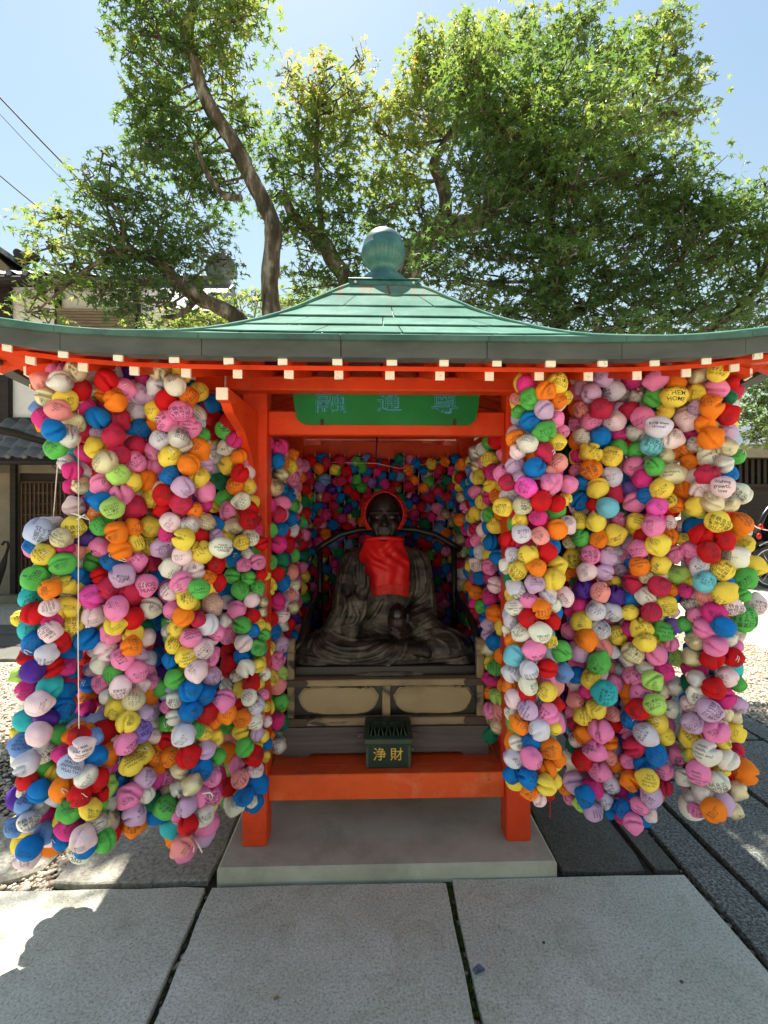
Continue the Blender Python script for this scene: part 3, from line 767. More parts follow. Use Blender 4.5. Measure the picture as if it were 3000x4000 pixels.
def body_shapes(mb):
    at_ = at
    mb.ellipsoid(at_(1285, 2528, 2.68), (.175, .15, .095)); mb.ellipsoid(at_(1735, 2522, 2.68), (.175, .15, .095))
    mb.ellipsoid(at_(1510, 2545, 2.66), (.26, .16, .085)); mb.ellipsoid(at_(1512, 2588, 2.70), (.472, .22, .05))
    mb.ellipsoid(at_(1250, 2565, 2.66), (.16, .15, .06)); mb.ellipsoid(at_(1775, 2562, 2.66), (.16, .15, .06))
    mb.capsule(at_(1445, 2440, 2.83), at_(1270, 2520, 2.70), .105, .10); mb.capsule(at_(1565, 2440, 2.83), at_(1745, 2515, 2.70), .105, .10)
    mb.capsule(at_(1290, 2548, 2.60), at_(1590, 2562, 2.60), .075, .06)
    mb.capsule(at_(1730, 2545, 2.62), at_(1500, 2572, 2.58), .07, .05)
    mb.ellipsoid(at_(1506, 2340, 2.83), (.195, .13, .30)); mb.ellipsoid(at_(1506, 2230, 2.80), (.165, .11, .14))
    mb.capsule(at_(1392, 2192, 2.85), at_(1620, 2192, 2.85), .075)
    mb.capsule(at_(1500, 2150, 2.84), at_(1395, 2188, 2.85), .06, .07); mb.capsule(at_(1510, 2150, 2.84), at_(1617, 2188, 2.85), .06, .07)
    mb.capsule(at_(1378, 2200, 2.84), at_(1352, 2365, 2.75), .078, .082); mb.capsule(at_(1632, 2200, 2.84), at_(1652, 2375, 2.76), .078, .085)
    mb.capsule(at_(1352, 2385, 2.74), at_(1405, 2352, 2.63), .078, .05)
    mb.capsule(at_(1655, 2395, 2.75), at_(1602, 2432, 2.63), .08, .05)
    # hanging sleeves
    mb.capsule(at_(1400, 2372, 2.63), at_(1375, 2452, 2.64), .045, .06); mb.capsule(at_(1345, 2400, 2.70), at_(1310, 2470, 2.70), .075, .08)
    mb.capsule(at_(1640, 2420, 2.68), at_(1690, 2470, 2.70), .07, .08); mb.capsule(at_(1610, 2440, 2.65), at_(1660, 2480, 2.66), .05, .06)
    # hem lapping over the seat front
    mb.capsule(at_(1200, 2592, 2.62), at_(1370, 2606, 2.56), .028, .028); mb.capsule(at_(1370, 2606, 2.56), at_(1560, 2604, 2.55), .028, .026)
    mb.capsule(at_(1560, 2600, 2.56), at_(1830, 2578, 2.62), .026, .028)
bm_ = MB(); body_shapes(bm_)
base = remesh(bm_, 'statue_base', .012, 3, [])
bmv = bmesh.new(); bmv.from_mesh(base); bvh = BVHTree.FromBMesh(bmv)
folds = [
 [(250, 1240), (290, 1330), (400, 1385), (560, 1400), (720, 1350), (830, 1265)], [(300, 1205), (345, 1290), (470, 1335), (640, 1328), (800, 1258)],
 [(360, 1190), (430, 1240), (560, 1272), (700, 1268), (845, 1245)], [(240, 1260), (250, 1370), (360, 1435), (560, 1455), (760, 1435), (860, 1380), (885, 1265)],
 [(190, 1395), (330, 1430), (560, 1476), (790, 1476), (880, 1420)], [(1000, 1245), (1150, 1205), (1280, 1205), (1350, 1280), (1370, 1370)],
 [(1060, 1212), (1200, 1184), (1330, 1235), (1410, 1330)], [(880, 1450), (1000, 1440), (1150, 1430), (1330, 1420), (1430, 1385)],
 [(960, 1270), (930, 1380), (885, 1430)], [(545, 905), (552, 1000), (590, 1080), (560, 1150), (420, 1172)], [(520, 950), (528, 1060), (480, 1150)],
 [(645, 980), (625, 1080), (565, 1170)], [(475, 900), (490, 1020), (440, 1120)], [(1000, 1000), (1060, 960), (1115, 900), (1125, 780)],
 [(980, 1060), (1080, 1010), (1145, 960)], [(1000, 1100), (1100, 1060), (1160, 1020)], [(1040, 1150), (1120, 1100), (1170, 1080)],
 [(775, 960), (725, 1060), (640, 1150)], [(990, 900), (960, 1000), (910, 1050)], [(560, 565), (505, 700), (470, 860)], [(1010, 565), (1080, 680), (1105, 850)],
 [(455, 760), (435, 900), (425, 1050)], [(1130, 800), (1145, 950), (1155, 1080)], [(700, 1185), (760, 1210), (830, 1222)], [(600, 600), (570, 720), (560, 820)],
 [(960, 560), (1020, 680), (1040, 860), (1000, 960)], [(1150, 1180), (1300, 1190), (1420, 1260), (1460, 1350)], [(880, 1260), (1000, 1230), (1090, 1180)],
 [(200, 1330), (240, 1240), (330, 1180)], [(500, 1180), (620, 1205), (700, 1235)], [(330, 1310), (480, 1372), (640, 1368), (770, 1300)], [(275, 1345), (400, 1415), (560, 1430), (740, 1395), (840, 1310)],
 [(1180, 1260), (1260, 1300), (1290, 1390)], [(500, 640), (480, 760), (455, 860)], [(1060, 640), (1095, 760), (1100, 850)]]
full = MB(); body_shapes(full)
def hit(x, y):
    t = P5(x, y, 2.5); d = (t - CAM).normalized()
    r = bvh.ray_cast(CAM, d); return r[0], r[1]
for f in folds:
    pts = []
    for (a, b) in zip(f, f[1:]):
        for k in range(4):
            x, y = a[0] + (b[0] - a[0]) * k / 4, a[1] + (b[1] - a[1]) * k / 4
            h, n = hit(x, y)
            if h is not None: pts.append(h + n * .0025)
    if len(pts) > 3:
        ps = [pts[0]] + [(pts[i - 1] + pts[i] * 2 + pts[i + 1]) / 4 for i in range(1, len(pts) - 1)] + [pts[-1]]
        rs = [.0035 + .0065 * math.sin(math.pi * min(1, (i + .6) / len(ps))) for i in range(len(ps))]
        full.tube(ps, rs, 8)
bmv.free(); bpy.data.meshes.remove(base)
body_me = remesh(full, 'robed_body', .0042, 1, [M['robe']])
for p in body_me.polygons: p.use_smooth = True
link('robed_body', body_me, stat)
# head, neck, hands, foot
hd = MB()
hd.capsule(at(1504, 2150, 2.80), at(1502, 2090, 2.76), .062, .062)
hd.ellipsoid(at(1500, 1998, 2.745), (.086, .106, .116), 28, 20); hd.ellipsoid(at(1501, 2055, 2.725), (.080, .09, .092), 28, 20)
hd.ellipsoid(at(1502, 2100, 2.675), (.036, .032, .024)); hd.ellipsoid(at(1470, 2052, 2.672), (.03, .026, .032)); hd.ellipsoid(at(1534, 2052, 2.672), (.03, .026, .032))
hd.capsule(at(1502, 2008, 2.648), at(1502, 2048, 2.622), .009, .0155); hd.ellipsoid(at(1491, 2052, 2.634), (.011, .011, .009)); hd.ellipsoid(at(1513, 2052, 2.634), (.011, .011, .009))
hd.capsule(at(1452, 2004, 2.672), at(1490, 2002, 2.644), .010, .010); hd.capsule(at(1553, 2004, 2.672), at(1514, 2002, 2.644), .010, .010)
hd.ellipsoid(at(1474, 2019, 2.662), (.021, .014, .009)); hd.ellipsoid(at(1530, 2019, 2.662), (.021, .014, .009))
hd.capsule(at(1480, 2077, 2.648), at(1524, 2077, 2.648), .0065); hd.capsule(at(1484, 2085, 2.648), at(1520, 2085, 2.648), .007)
hd.capsule(at(1462, 2062, 2.658), at(1474, 2090, 2.655), .0045); hd.capsule(at(1542, 2062, 2.658), at(1530, 2090, 2.655), .0045)
for sx in (1440, 1562): hd.ellipsoid(at(sx, 2035, 2.75), (.012, .03, .045))
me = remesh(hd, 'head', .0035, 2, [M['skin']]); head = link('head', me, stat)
M['eye'] = nmat('pale_eye_glint', [(.3, srgb(120, 116, 108)), (.7, srgb(150, 146, 138))], 50, 2, .25)  # pale inlay colour stands in for the glint in the eyes
for sx in (1472, 1531):
    mb = MB(); mb.ellipsoid(at(sx, 2021.5, 2.651), (.009, .004, .0024), 12, 8); mb.build('eye', M['eye'], head)
hn = MB()
hn.capsule(P5(600, 1000, 2.64), P5(618, 900, 2.60), .036, .034)
hn.ellipsoid(P5(612, 865, 2.595), (.038, .020, .046)); hn.ellipsoid(P5(640, 895, 2.588), (.02, .02, .03)); hn.ellipsoid(P5(582, 880, 2.59), (.018, .018, .034))
for bx, by, mx, my, tx, ty, r in ((565, 830, 552, 785, 546, 738, .0085), (585, 818, 578, 755, 574, 695, .0092), (608, 815, 604, 745, 600, 676, .0096), (630, 822, 631, 760, 628, 694, .0092)):
    hn.capsule(P5(bx, by + 20, 2.592), P5(mx, my, 2.584), r * 1.06, r); hn.capsule(P5(mx, my, 2.584), P5(tx, ty, 2.592), r, r * .8)
hn.capsule(P5(646, 900, 2.585), P5(662, 840, 2.572), .0135, .011); hn.capsule(P5(662, 840, 2.572), P5(657, 782, 2.572), .011, .0085)
link('raised_hand', remesh(hn, 'raised_hand', .0028, 1, [M['skin']]), stat)
lh = MB()
lh.capsule(P5(1010, 1150, 2.66), P5(950, 1170, 2.60), .042, .034); lh.ellipsoid(P5(898, 1172, 2.58), (.055, .048, .028))
for k, (bx, by, mx, my, tx, ty) in enumerate(((955, 1200, 900, 1215, 850, 1192), (950, 1222, 890, 1236, 838, 1212), (940, 1180, 880, 1192, 838, 1172), (960, 1235, 905, 1250, 858, 1232))):
    lh.capsule(P5(bx, by, 2.555), P5(mx, my, 2.525), .0105, .010); lh.capsule(P5(mx, my, 2.525), P5(tx, ty, 2.53), .010, .008)
lh.capsule(P5(940, 1150, 2.55), P5(965, 1110, 2.535), .012, .010); lh.capsule(P5(965, 1110, 2.535), P5(962, 1075, 2.535), .010, .0085)
link('holding_hand', remesh(lh, 'holding_hand', .0028, 1, [M['skin']]), stat)
c = P5(885, 1070, 2.565)
jw = MB(); jw.lathe([(.0005, -.05), (.024, -.047), (.040, -.034), (.0475, -.012), (.0485, .006), (.044, .026), (.032, .042), (.017, .051), (.006, .058), (.0005, .061)], c, 32); jw.build('sacred_jewel', nmat('polished_black_brown', [(.3, srgb(20, 16, 15)), (.7, srgb(40, 28, 24))], 8, 4, .22), stat)
cp = MB(); cp.lathe([(.02, -.075), (.045, -.068), (.053, -.045), (.053, -.018), (.049, -.014)], c, 24, ribs=lambda j, i: .05 * (1 if i % 3 else -1)); cp.build('jewel_stand', M['skin'], stat)
ft = MB(); ft.capsule(P5(930, 1345, 2.585), P5(1060, 1352, 2.545), .034, .034); ft.capsule(P5(1060, 1352, 2.545), P5(1110, 1372, 2.535), .033, .026)
for k in range(5): ft.capsule(P5(1095 + k * 3, 1335 + k * 16, 2.532), P5(1138 - k * 3, 1358 + k * 12, 2.528), .0115 - k * .0008, .0095 - k * .0006)
link('foot', remesh(ft, 'foot', .003, 1, [M['skin']]), stat)

# red hood: ribbed cloth shell open at the face
M['red_cloth'] = nmat('red_crepe_cloth', [(.3, srgb(176, 26, 24)), (.7, srgb(206, 44, 38))], 30, 5, .7, bump=.3, bscale=180)
M['red_satin'] = nmat('red_satin', [(.3, srgb(186, 16, 18)), (.7, srgb(206, 26, 26))], 4, 3, .5, spec=.35, bump=.05, bscale=200)
hb = MB(); hc = at(1500, 2008, 2.74)
def hood(u, v):
    a = rad(-132 + 264 * u)                      # around the face opening, 0 = top
    open_r = (.094 + .010 * math.sin(a) ** 2, .120)
    k = v
    rib = .0035 * math.sin(a * 46 + math.sin(a * 9) * 2) * (1 - .5 * k)
    x = math.sin(a) * (open_r[0] + .026 * math.sin(min(k * 2.2, 1) * math.pi / 2)); z = math.cos(a) * (open_r[1] + .012 * math.sin(min(k * 2.2, 1) * math.pi / 2))
    f = math.cos(max(0, k - .35) / .65 * math.pi / 2 * .96)
    side = abs(math.sin(a)); 
    y = -.07 + .235 * k + (.012 * side if k < .2 else 0) + .004 * math.sin(a * 31) * (k < .15)
    if math.cos(a) < -.2: x *= 1 + .10 * (math.cos(a) + .2); z = z * 1.02
    return hc + Vector((x * f * (1 + rib * 6), y, z * f * (1 + rib * 6)))
hb.grid(hood, 150, 16)
ho = hb.build('hood', M['red_cloth'], stat, fix=False)
sd = ho.modifiers.new('thickness', 'SOLIDIFY'); sd.thickness = .005; sd.offset = 1
# two-tier bib
def bib(x0t, x1t, x0b, x1b, yt, yb, d, seed, amp):
    rr = random.Random(seed)
    def fn(u, v):
        def lerp3(a, m, b): return a + (m - a) * v / .38 if v < .38 else m + (b - m) * (v - .38) / .62
        xl, xr = lerp3(x0t, (x0t + x0b) / 2 - 28 * amp, x0b), lerp3(x1t, (x1t + x1b) / 2 + 4, x1b)
        px = xl + (xr - xl) * u + 5 * amp * math.sin(v * 9 + u * 3) * (.3 + v)
        py = yt + (yb - yt) * v - 10 * (2 * u - 1) ** 2 * (1 - v) + (7 * math.sin(u * 5 + seed) + 6 * (u - .5)) * v
        c_ = 2 * u - 1
        q_ = c_ + .18 * math.sin(v * 5); vee = (math.sin((v * 1.2 + .55 * math.sqrt(q_ * q_ + .03)) * 13) + .6 * math.sin((v * .9 - .6 * q_) * 17 + 1)) * math.exp(-((v - .36) / .30) ** 2) * .010
        vert = .005 * math.sin(u * 19 + 1.3 * v) * v + .006 * math.sin(u * 8 + 2 * v)
        dep = d - .028 * math.sin(v * math.pi * .8) * (1 - .6 * c_ * c_) + .05 * abs(c_) ** 3 * (1 - .3 * v) + vee * amp + vert * amp
        return at(px, py, dep)
    return fn
b2 = MB(); b2.grid(bib(1436, 1570, 1445, 1603, 2120, 2327, 2.70, 2, .6), 60, 60); o2 = b2.build('bib_under_layer', M['red_cloth'], stat, fix=False)
b1 = MB(); b1.grid(bib(1430, 1566, 1436, 1606, 2100, 2286, 2.672, 1, 1.0), 90, 90); o1 = b1.build('bib', M['red_satin'], stat, fix=False)
for o in (o1, o2):
    sd = o.modifiers.new('thickness', 'SOLIDIFY'); sd.thickness = .003
mb = MB(); mb.tube([at(1428 + 145 * i / 12, 2108 - 6 * math.sin(math.pi * i / 12), 2.70 - .055 * math.sin(math.pi * i / 12)) for i in range(13)], .011, 8); mb.build('bib_collar', M['red_satin'], stat)

# ------------------------------------------------------------------ offering box
box = empty('offering_box', (0, 2.4, .364)); tag(box, 'small dark green metal offering box with gold characters on the red shelf', 'offering box')
M['box_green'] = nmat('dark_green_enamel', [(.3, srgb(20, 36, 28)), (.7, srgb(30, 50, 40))], 6, 6, .42, bump=.06, bscale=60, dirt=srgb(52, 68, 58), dirt_scale=14, dirt_lo=.66, dirt_hi=.8)
M['box_lip'] = nmat('worn_green_enamel', [(.3, srgb(44, 60, 46)), (.7, srgb(62, 76, 58))], 12, 6, .5)
bx0 = at(1430, 3000, 2.316).x; bx1 = at(1604, 3000, 2.316).x; bc = (bx0 + bx1) / 2; bw = (bx1 - bx0)
mb = MB()
def taper(y0, y1, z0, z1, w0, w1, dy=.004):
    return [(bc - w0 / 2, y0, z0), (bc + w0 / 2, y0, z0), (bc + w0 / 2, y1, z0), (bc - w0 / 2, y1, z0),
            (bc - w1 / 2, y0 - dy, z1), (bc + w1 / 2, y0 - dy, z1), (bc + w1 / 2, y1 + dy, z1), (bc - w1 / 2, y1 + dy, z1)]
HX = [(0, 3, 2, 1), (4, 5, 6, 7), (0, 1, 5, 4), (1, 2, 6, 5), (2, 3, 7, 6), (3, 0, 4, 7)]
mb.add(taper(2.316, 2.426, .366, .49, bw, bw * 1.035), HX); mb.build('box_body', M['box_green'], box)
for sx in (-1, 1):
    mb = MB(); mb.span(bc + sx * bw * .5 - (.012 if sx > 0 else 0), bc + sx * bw * .5 + (.012 if sx < 0 else 0), 2.3125, 2.319, .367, .488, .001); mb.build('corner_strip', M['box_lip'], box)
mb = MB(); mb.span(bc - bw * .545, bc + bw * .545, 2.298, 2.44, .4895, .514, .003); mb.build('collar', M['box_lip'], box)
mb = MB()   # sloping lid with a cut-out mouth: frame made of four bars
z0, z1, yf, yb = .5145, .566, 2.302, 2.40
def lid(u, v): return Vector((bc + (u - .5) * bw * 1.07 * (1 - .02 * v), yf + (yb - yf) * v, z0 + (z1 - z0) * math.sin(v * math.pi / 2)))
for (u0, u1, v0, v1) in ((0, 1, 0, .12), (0, 1, .82, 1), (0, .1, .12, .82), (.9, 1, .12, .82)):
    k = 6; vs = []; fs = []
    for i in range(k + 1):
        v = v0 + (v1 - v0) * i / k
        for u in (u0, u1):
            p = lid(u, v); vs += [p, p - Vector((0, -.004, .006))]
    for i in range(k):
        a = i * 4; fs += [(a, a + 2, a + 6, a + 4), (a + 1, a + 5, a + 7, a + 3), (a, a + 4, a + 5, a + 1), (a + 2, a + 3, a + 7, a + 6)]
    fs += [(0, 1, 3, 2), (k * 4, k * 4 + 2, k * 4 + 3, k * 4 + 1)]
    mb.add(vs, fs)
for sx in (0, 1):
    vs = [lid(sx, v) for v in (0, .25, .5, .75, 1)]; e = [Vector((p.x, p.y, z0)) for p in vs]
    n = 5; mb.add(vs + e, [(i, i + 1, n + i + 1, n + i) for i in range(4)])
mb.span(bc - bw * .525, bc + bw * .525, 2.40, 2.436, .5145, .566, .004)
lido = mb.build('lid', M['box_green'], box)
mb = MB(); mb.span(bc - bw * .46, bc + bw * .46, 2.335, 2.395, .5146, .522); mb.build('box_inside', M['altar_black'], box)
M['steel'] = nmat('dull_steel', [(.3, srgb(84, 92, 92)), (.7, srgb(120, 128, 128))], 20, 4, .4, metal=.6)
for i in range(5):       # zigzag slats across the mouth
    u = .18 + .16 * i
    for du, z in ((-.055, 0), (.055, 0)):
        a, b_ = lid(u + du, .14), lid(u, .78); mb = MB(); mb.tube([a - Vector((0, 0, .004)), b_ - Vector((0, 0, .004))], .0035, 4); mb.build('slat', M['box_lip'], lido)
for sx in (-1, 1):
    mb = MB(); mb.span(bc + sx * bw * .546, bc + sx * bw * .70, 2.36, 2.372, .488, .518, .002); h = mb.build('side_tab', nmat('maroon_metal', [(.3, srgb(66, 40, 40)), (.7, srgb(90, 58, 56))], 20, 4, .5), box)
    for dx in (.60, .66):
        q = MB(); q.ellipsoid((bc + sx * bw * dx, 2.3595, .503), (.004, .003, .004), 8, 5); q.build('screw', M['steel'], h)
mb = MB(); mb.tube([(bx1 + .003, 2.36, .436), (bx1 + .017, 2.36, .436)], .0105, 14); mb.build('lock', M['steel'], box)
k = 2.31 / F
for i, px in enumerate((1483, 1549)):
    place_text(T[6 + i], 'gold_character', M['gold'], box, at(px, 2945, 2.313), 50 * k, 50 * k, -.0016)
# cord hanging from the rear beam
mb = MB(); p0 = at(1473, 1700, 2.9); p1 = at(1468, 1795, 2.9)
mb.tube([p0, p1], .005, 6); o = mb.build('hanging_rope', M['dark_wood']); tag(o, 'short dark rope hanging from the ceiling above the statue', 'rope')
# ------------------------------------------------------------------ hanging strands of cloth balls
PAL = {'R': (206, 20, 30), 'C': (196, 42, 80), 'M': (222, 56, 142), 'P': (244, 138, 194), 'H': (248, 92, 196), 'E': (246, 158, 156), 'O': (252, 136, 34),
       'Y': (248, 222, 84), 'G': (94, 192, 90), 'K': (178, 226, 114), 'N': (22, 126, 90), 'B': (8, 120, 206), 'U': (112, 154, 222), 'u': (186, 204, 238),
       'T': (58, 196, 208), 't': (118, 204, 226), 'V': (84, 44, 156), 'v': (140, 112, 210), 'L': (206, 174, 216), 'w': (220, 218, 238), 'W': (250, 224, 234),
       'X': (238, 238, 226), 'A': (228, 220, 180), 'S': (226, 226, 224), 'Z': (216, 206, 186)}
COL = {k: srgb(*v, .95) for k, v in PAL.items()}
def cloth_mat(name, rough, metal, sheen, bump, bs):
    m, nt, p = base_mat(name)
    oi = nt.nodes.new('ShaderNodeObjectInfo'); tc = nt.nodes.new('ShaderNodeTexCoord')
    n = nd(nt, 'ShaderNodeTexNoise', Scale=14.0, Detail=5.0); nt.links.new(tc.outputs['Object'], n.inputs['Vector'])
    r = ramp(nt, n.outputs['Fac'], [(.3, (.86, .86, .86)), (.7, (1.06, 1.06, 1.06))])
    mx = nt.nodes.new('ShaderNodeMix'); mx.data_type = 'RGBA'; mx.blend_type = 'MULTIPLY'; mx.inputs['Factor'].default_value = 1
    nt.links.new(oi.outputs['Color'], mx.inputs['A']); nt.links.new(r.outputs['Color'], mx.inputs['B'])
    nt.links.new(mx.outputs['Result'], p.inputs['Base Color'])
    p.inputs['Roughness'].default_value = rough; p.inputs['Metallic'].default_value = metal
    p.inputs['Specular IOR Level'].default_value = .22 if not metal else .5
    p.inputs['Sheen Weight'].default_value = sheen; p.inputs['Sheen Roughness'].default_value = .4
    b = nd(nt, 'ShaderNodeBump', Strength=bump, Distance=.004)
    n2 = nd(nt, 'ShaderNodeTexNoise', Scale=bs, Detail=3.0); nt.links.new(tc.outputs['Object'], n2.inputs['Vector'])
    nt.links.new(n2.outputs['Fac'], b.inputs['Height']); nt.links.new(b.outputs['Normal'], p.inputs['Normal'])
    return m
M['cloth'] = cloth_mat('ball_crepe_cloth', .78, 0, .0, .4, 70)
M['satin'] = cloth_mat('ball_satin_cloth', .27, .5, 0, .6, 22)
def floral_mat():
    m, nt, p = base_mat('floral_print_cloth')
    tc = nt.nodes.new('ShaderNodeTexCoord'); v = nd(nt, 'ShaderNodeTexVoronoi', Scale=46.0); nt.links.new(tc.outputs['Object'], v.inputs['Vector'])
    r = ramp(nt, v.outputs['Distance'], [(0, srgb(240, 226, 190)), (.12, srgb(206, 28, 30)), (.42, srgb(206, 28, 30)), (.46, srgb(60, 130, 130)), (.62, srgb(60, 130, 130)), (.66, srgb(232, 224, 204))])
    r.color_ramp.interpolation = 'CONSTANT'
    nt.links.new(r.outputs['Color'], p.inputs['Base Color']); p.inputs['Roughness'].default_value = .7
    return m
M['floral'] = floral_mat()
def checker_mat():
    m, nt, p = base_mat('green_checked_cloth')
    tc = nt.nodes.new('ShaderNodeTexCoord'); c = nt.nodes.new('ShaderNodeTexChecker'); c.inputs['Scale'].default_value = 150
    c.inputs['Color1'].default_value = (*srgb(226, 222, 196), 1); c.inputs['Color2'].default_value = (*srgb(140, 140, 84), 1)
    nt.links.new(tc.outputs['Object'], c.inputs['Vector']); nt.links.new(c.outputs['Color'], p.inputs['Base Color']); p.inputs['Roughness'].default_value = .7
    return m
M['checker'] = checker_mat()

WISH = ['家族みんなが\n健康で元気に\n過ごせます\nように', '世界平和\nみんなの願いが\n叶いますように\n2025.3.8', '毎日笑顔で\n過ごせます\nように\n2025.2.26', '良縁に恵まれ\nますように\n2025.6.23', '合格祈願\n志望校に受かり\nますように\n頑張ります\n2025.2.22',
        'GOOD\nHEALTH\nHAPPINESS\nWEALTH', '幸せになれ\nますように\nみんな仲良く', '家内安全\nみんな健康に\n平安', '大好きな人と\nずっと一緒に\nいられますように', 'wealth,\nhealth,\nhappiness and\nlove', '無病息災\n商売繁盛\n2025.5.25',
        '楽しい一年に\nなりますように\n2025.1.2', '夢が叶います\nように ♡\n2025.3.27', 'これから行く\n高松旅行で\nいい事が\n2025.2.22', '心願成就\n学業成就\n交通安全\n無事に帰れますように\n2025.4.18', '楽しい人生を\n送れますように\n家族と仲良く\n2025.3.15', '元気で\n長生きできます\nように', 'peace and\nlove to all\n2025',
        '推しに会えます\nように ♡ ♡\n2025.2.18', '今年中に\nフォロワーが\n増えますように']
SPECIAL = {'bring': 'BRING\nTHEM\nHOME', 'please': 'PLEASE\nAWAY FROM\nCANCER', 'happy': 'HAPPY\nBIRTHDAY', 'social': 'To be more\nSocial', 'growth': 'Wishing\ngrowth,\nlove', 'health': 'Good Health\nHappiness\nWealth', 'home': 'Bring them\nHome!', 'good': 'GOOD\nPEACE', 'world': 'I wish\nthat world\nhunger\nwould end'}
keys = list(SPECIAL)
TM = text_meshes([(b, 1, .003, .95) for b in WISH] + [(SPECIAL[k], 1, .008, .95) for k in keys])
def ball_mesh(name, seed, c, text=None, tw=1.25, sub=4):
    """tied cloth ball of radius 1: gathered crease towards c, slightly pointed corners, writing on the -y side"""
    rr = random.Random(seed); c = Vector(c).normalized()
    pn = c.cross(Vector((rr.gauss(0, 1), rr.gauss(0, 1), rr.gauss(0, 1)))).normalized()
    a_ = pn.cross(c)
    tips = [(a_ * s1 - c * rr.uniform(.2, .8) + pn * rr.uniform(-.3, .3)).normalized() for s1 in (1, -1)] + [(pn * s1 - c * rr.uniform(.1, .7)).normalized() for s1 in (1, -1)]
    off = Vector((seed * 3.1, seed * 1.7, 0)); dp = rr.uniform(.34, .6); th = [rr.uniform(.03, .24) for _ in tips]
    def rad_(n):
        r = 1 + .07 * noise.noise(n * 1.3 + off)
        for t, h in zip(tips, th):
            d = n.dot(t)
            if d > .84: r += h * ((d - .84) / .16) ** 2
        a = n.dot(c)
        if a > -.15:
            k = min(1, (a + .15) / .75); k = k * k * (3 - 2 * k)
            wv = n.dot(pn) + .08 * noise.noise(n * 3 + off)
            r *= 1 - dp * k * math.exp(-(wv / .115) ** 2)
            r += .035 * k * noise.noise(Vector((n.dot(pn) * 9, n.dot(a_) * 2, a * 2)) + off)
        return r
    bm = bmesh.new(); bmesh.ops.create_icosphere(bm, subdivisions=sub, radius=1)
    vs = []; 
    for v in bm.verts:
        n = v.co.normalized(); vs.append(n * rad_(n))
    fs = [tuple(v.index for v in f.verts) for f in bm.faces]; bm.free()
    mb = MB(); mb.add(vs, fs, 0, True)
    if text:
        tv, tf = text
        xs = [v[0] for v in tv]; ys = [v[1] for v in tv]; cx, cy = (min(xs) + max(xs)) / 2, (min(ys) + max(ys)) / 2
        k = min(tw / (max(xs) - min(xs)), 1.55 / (max(ys) - min(ys)))
        o = []; a0, e0 = (0, 0) if tw == 1.5 else (rr.uniform(-.3, .3), rr.uniform(-.3, .3)); sk = rr.uniform(-.25, .25)
        for v in tv:
            az, el = a0 + sk * (v[1] - cy) * k + (v[0] - cx) * k + .05 * noise.noise(Vector((v[1] * 2, seed, 0))), e0 + (v[1] - cy) * k + .06 * noise.noise(Vector((v[0] * 1.1, seed, 3)))
            n = Vector((math.sin(az) * math.cos(el), -math.cos(az) * math.cos(el), math.sin(el)))
            o.append(n * (rad_(n) * 1.012))
        mb.add(o, tf, 1, False)
    me = mb.mesh(name, fix=False)
    me.materials.append(M['cloth']); me.materials.append(M['ink'])
    return me
FACE = [ball_mesh('cloth_ball', 10 + i, (R.uniform(-.8, .8), R.uniform(.0, .9), R.uniform(-.9, .9)), TM[i % len(WISH)], R.uniform(1.05, 2.1)) for i in range(34)]
CREASE = [ball_mesh('cloth_ball', 70 + i, (R.uniform(-.6, .6), -.85, R.uniform(-.5, .6)), None) for i in range(5)] + \
         [ball_mesh('cloth_ball', 80 + i, (R.choice((-1, 1)) * R.uniform(.7, 1), -.75, R.uniform(-.4, .8)), TM[(i * 3) % len(WISH)], 1.0) for i in range(7)]
PLAIN = [ball_mesh('cloth_ball', 110 + i, (R.uniform(-1, 1), R.uniform(-.7, .5), R.uniform(-1, 1)), None, sub=3) for i in range(5)]
SPM = {k: ball_mesh('cloth_ball', 130 + i, (R.choice((-.9, .9)), .35, .5), TM[len(WISH) + i], 1.5) for i, k in enumerate(keys)}
m1 = MB()
m1.tube([(0, .1, .1), (.05, -.12, .12), (.12, -.16, -.05), (.1, -.2, -.35), (.14, -.2, -.5)], .034, 5); m1.tube([(0, .1, .1), (-.08, -.12, .1), (-.1, -.2, -.1), (-.16, -.2, -.3)], .034, 5)
THREAD = m1.mesh('tie_thread'); THREAD.materials.append(M['cord'])

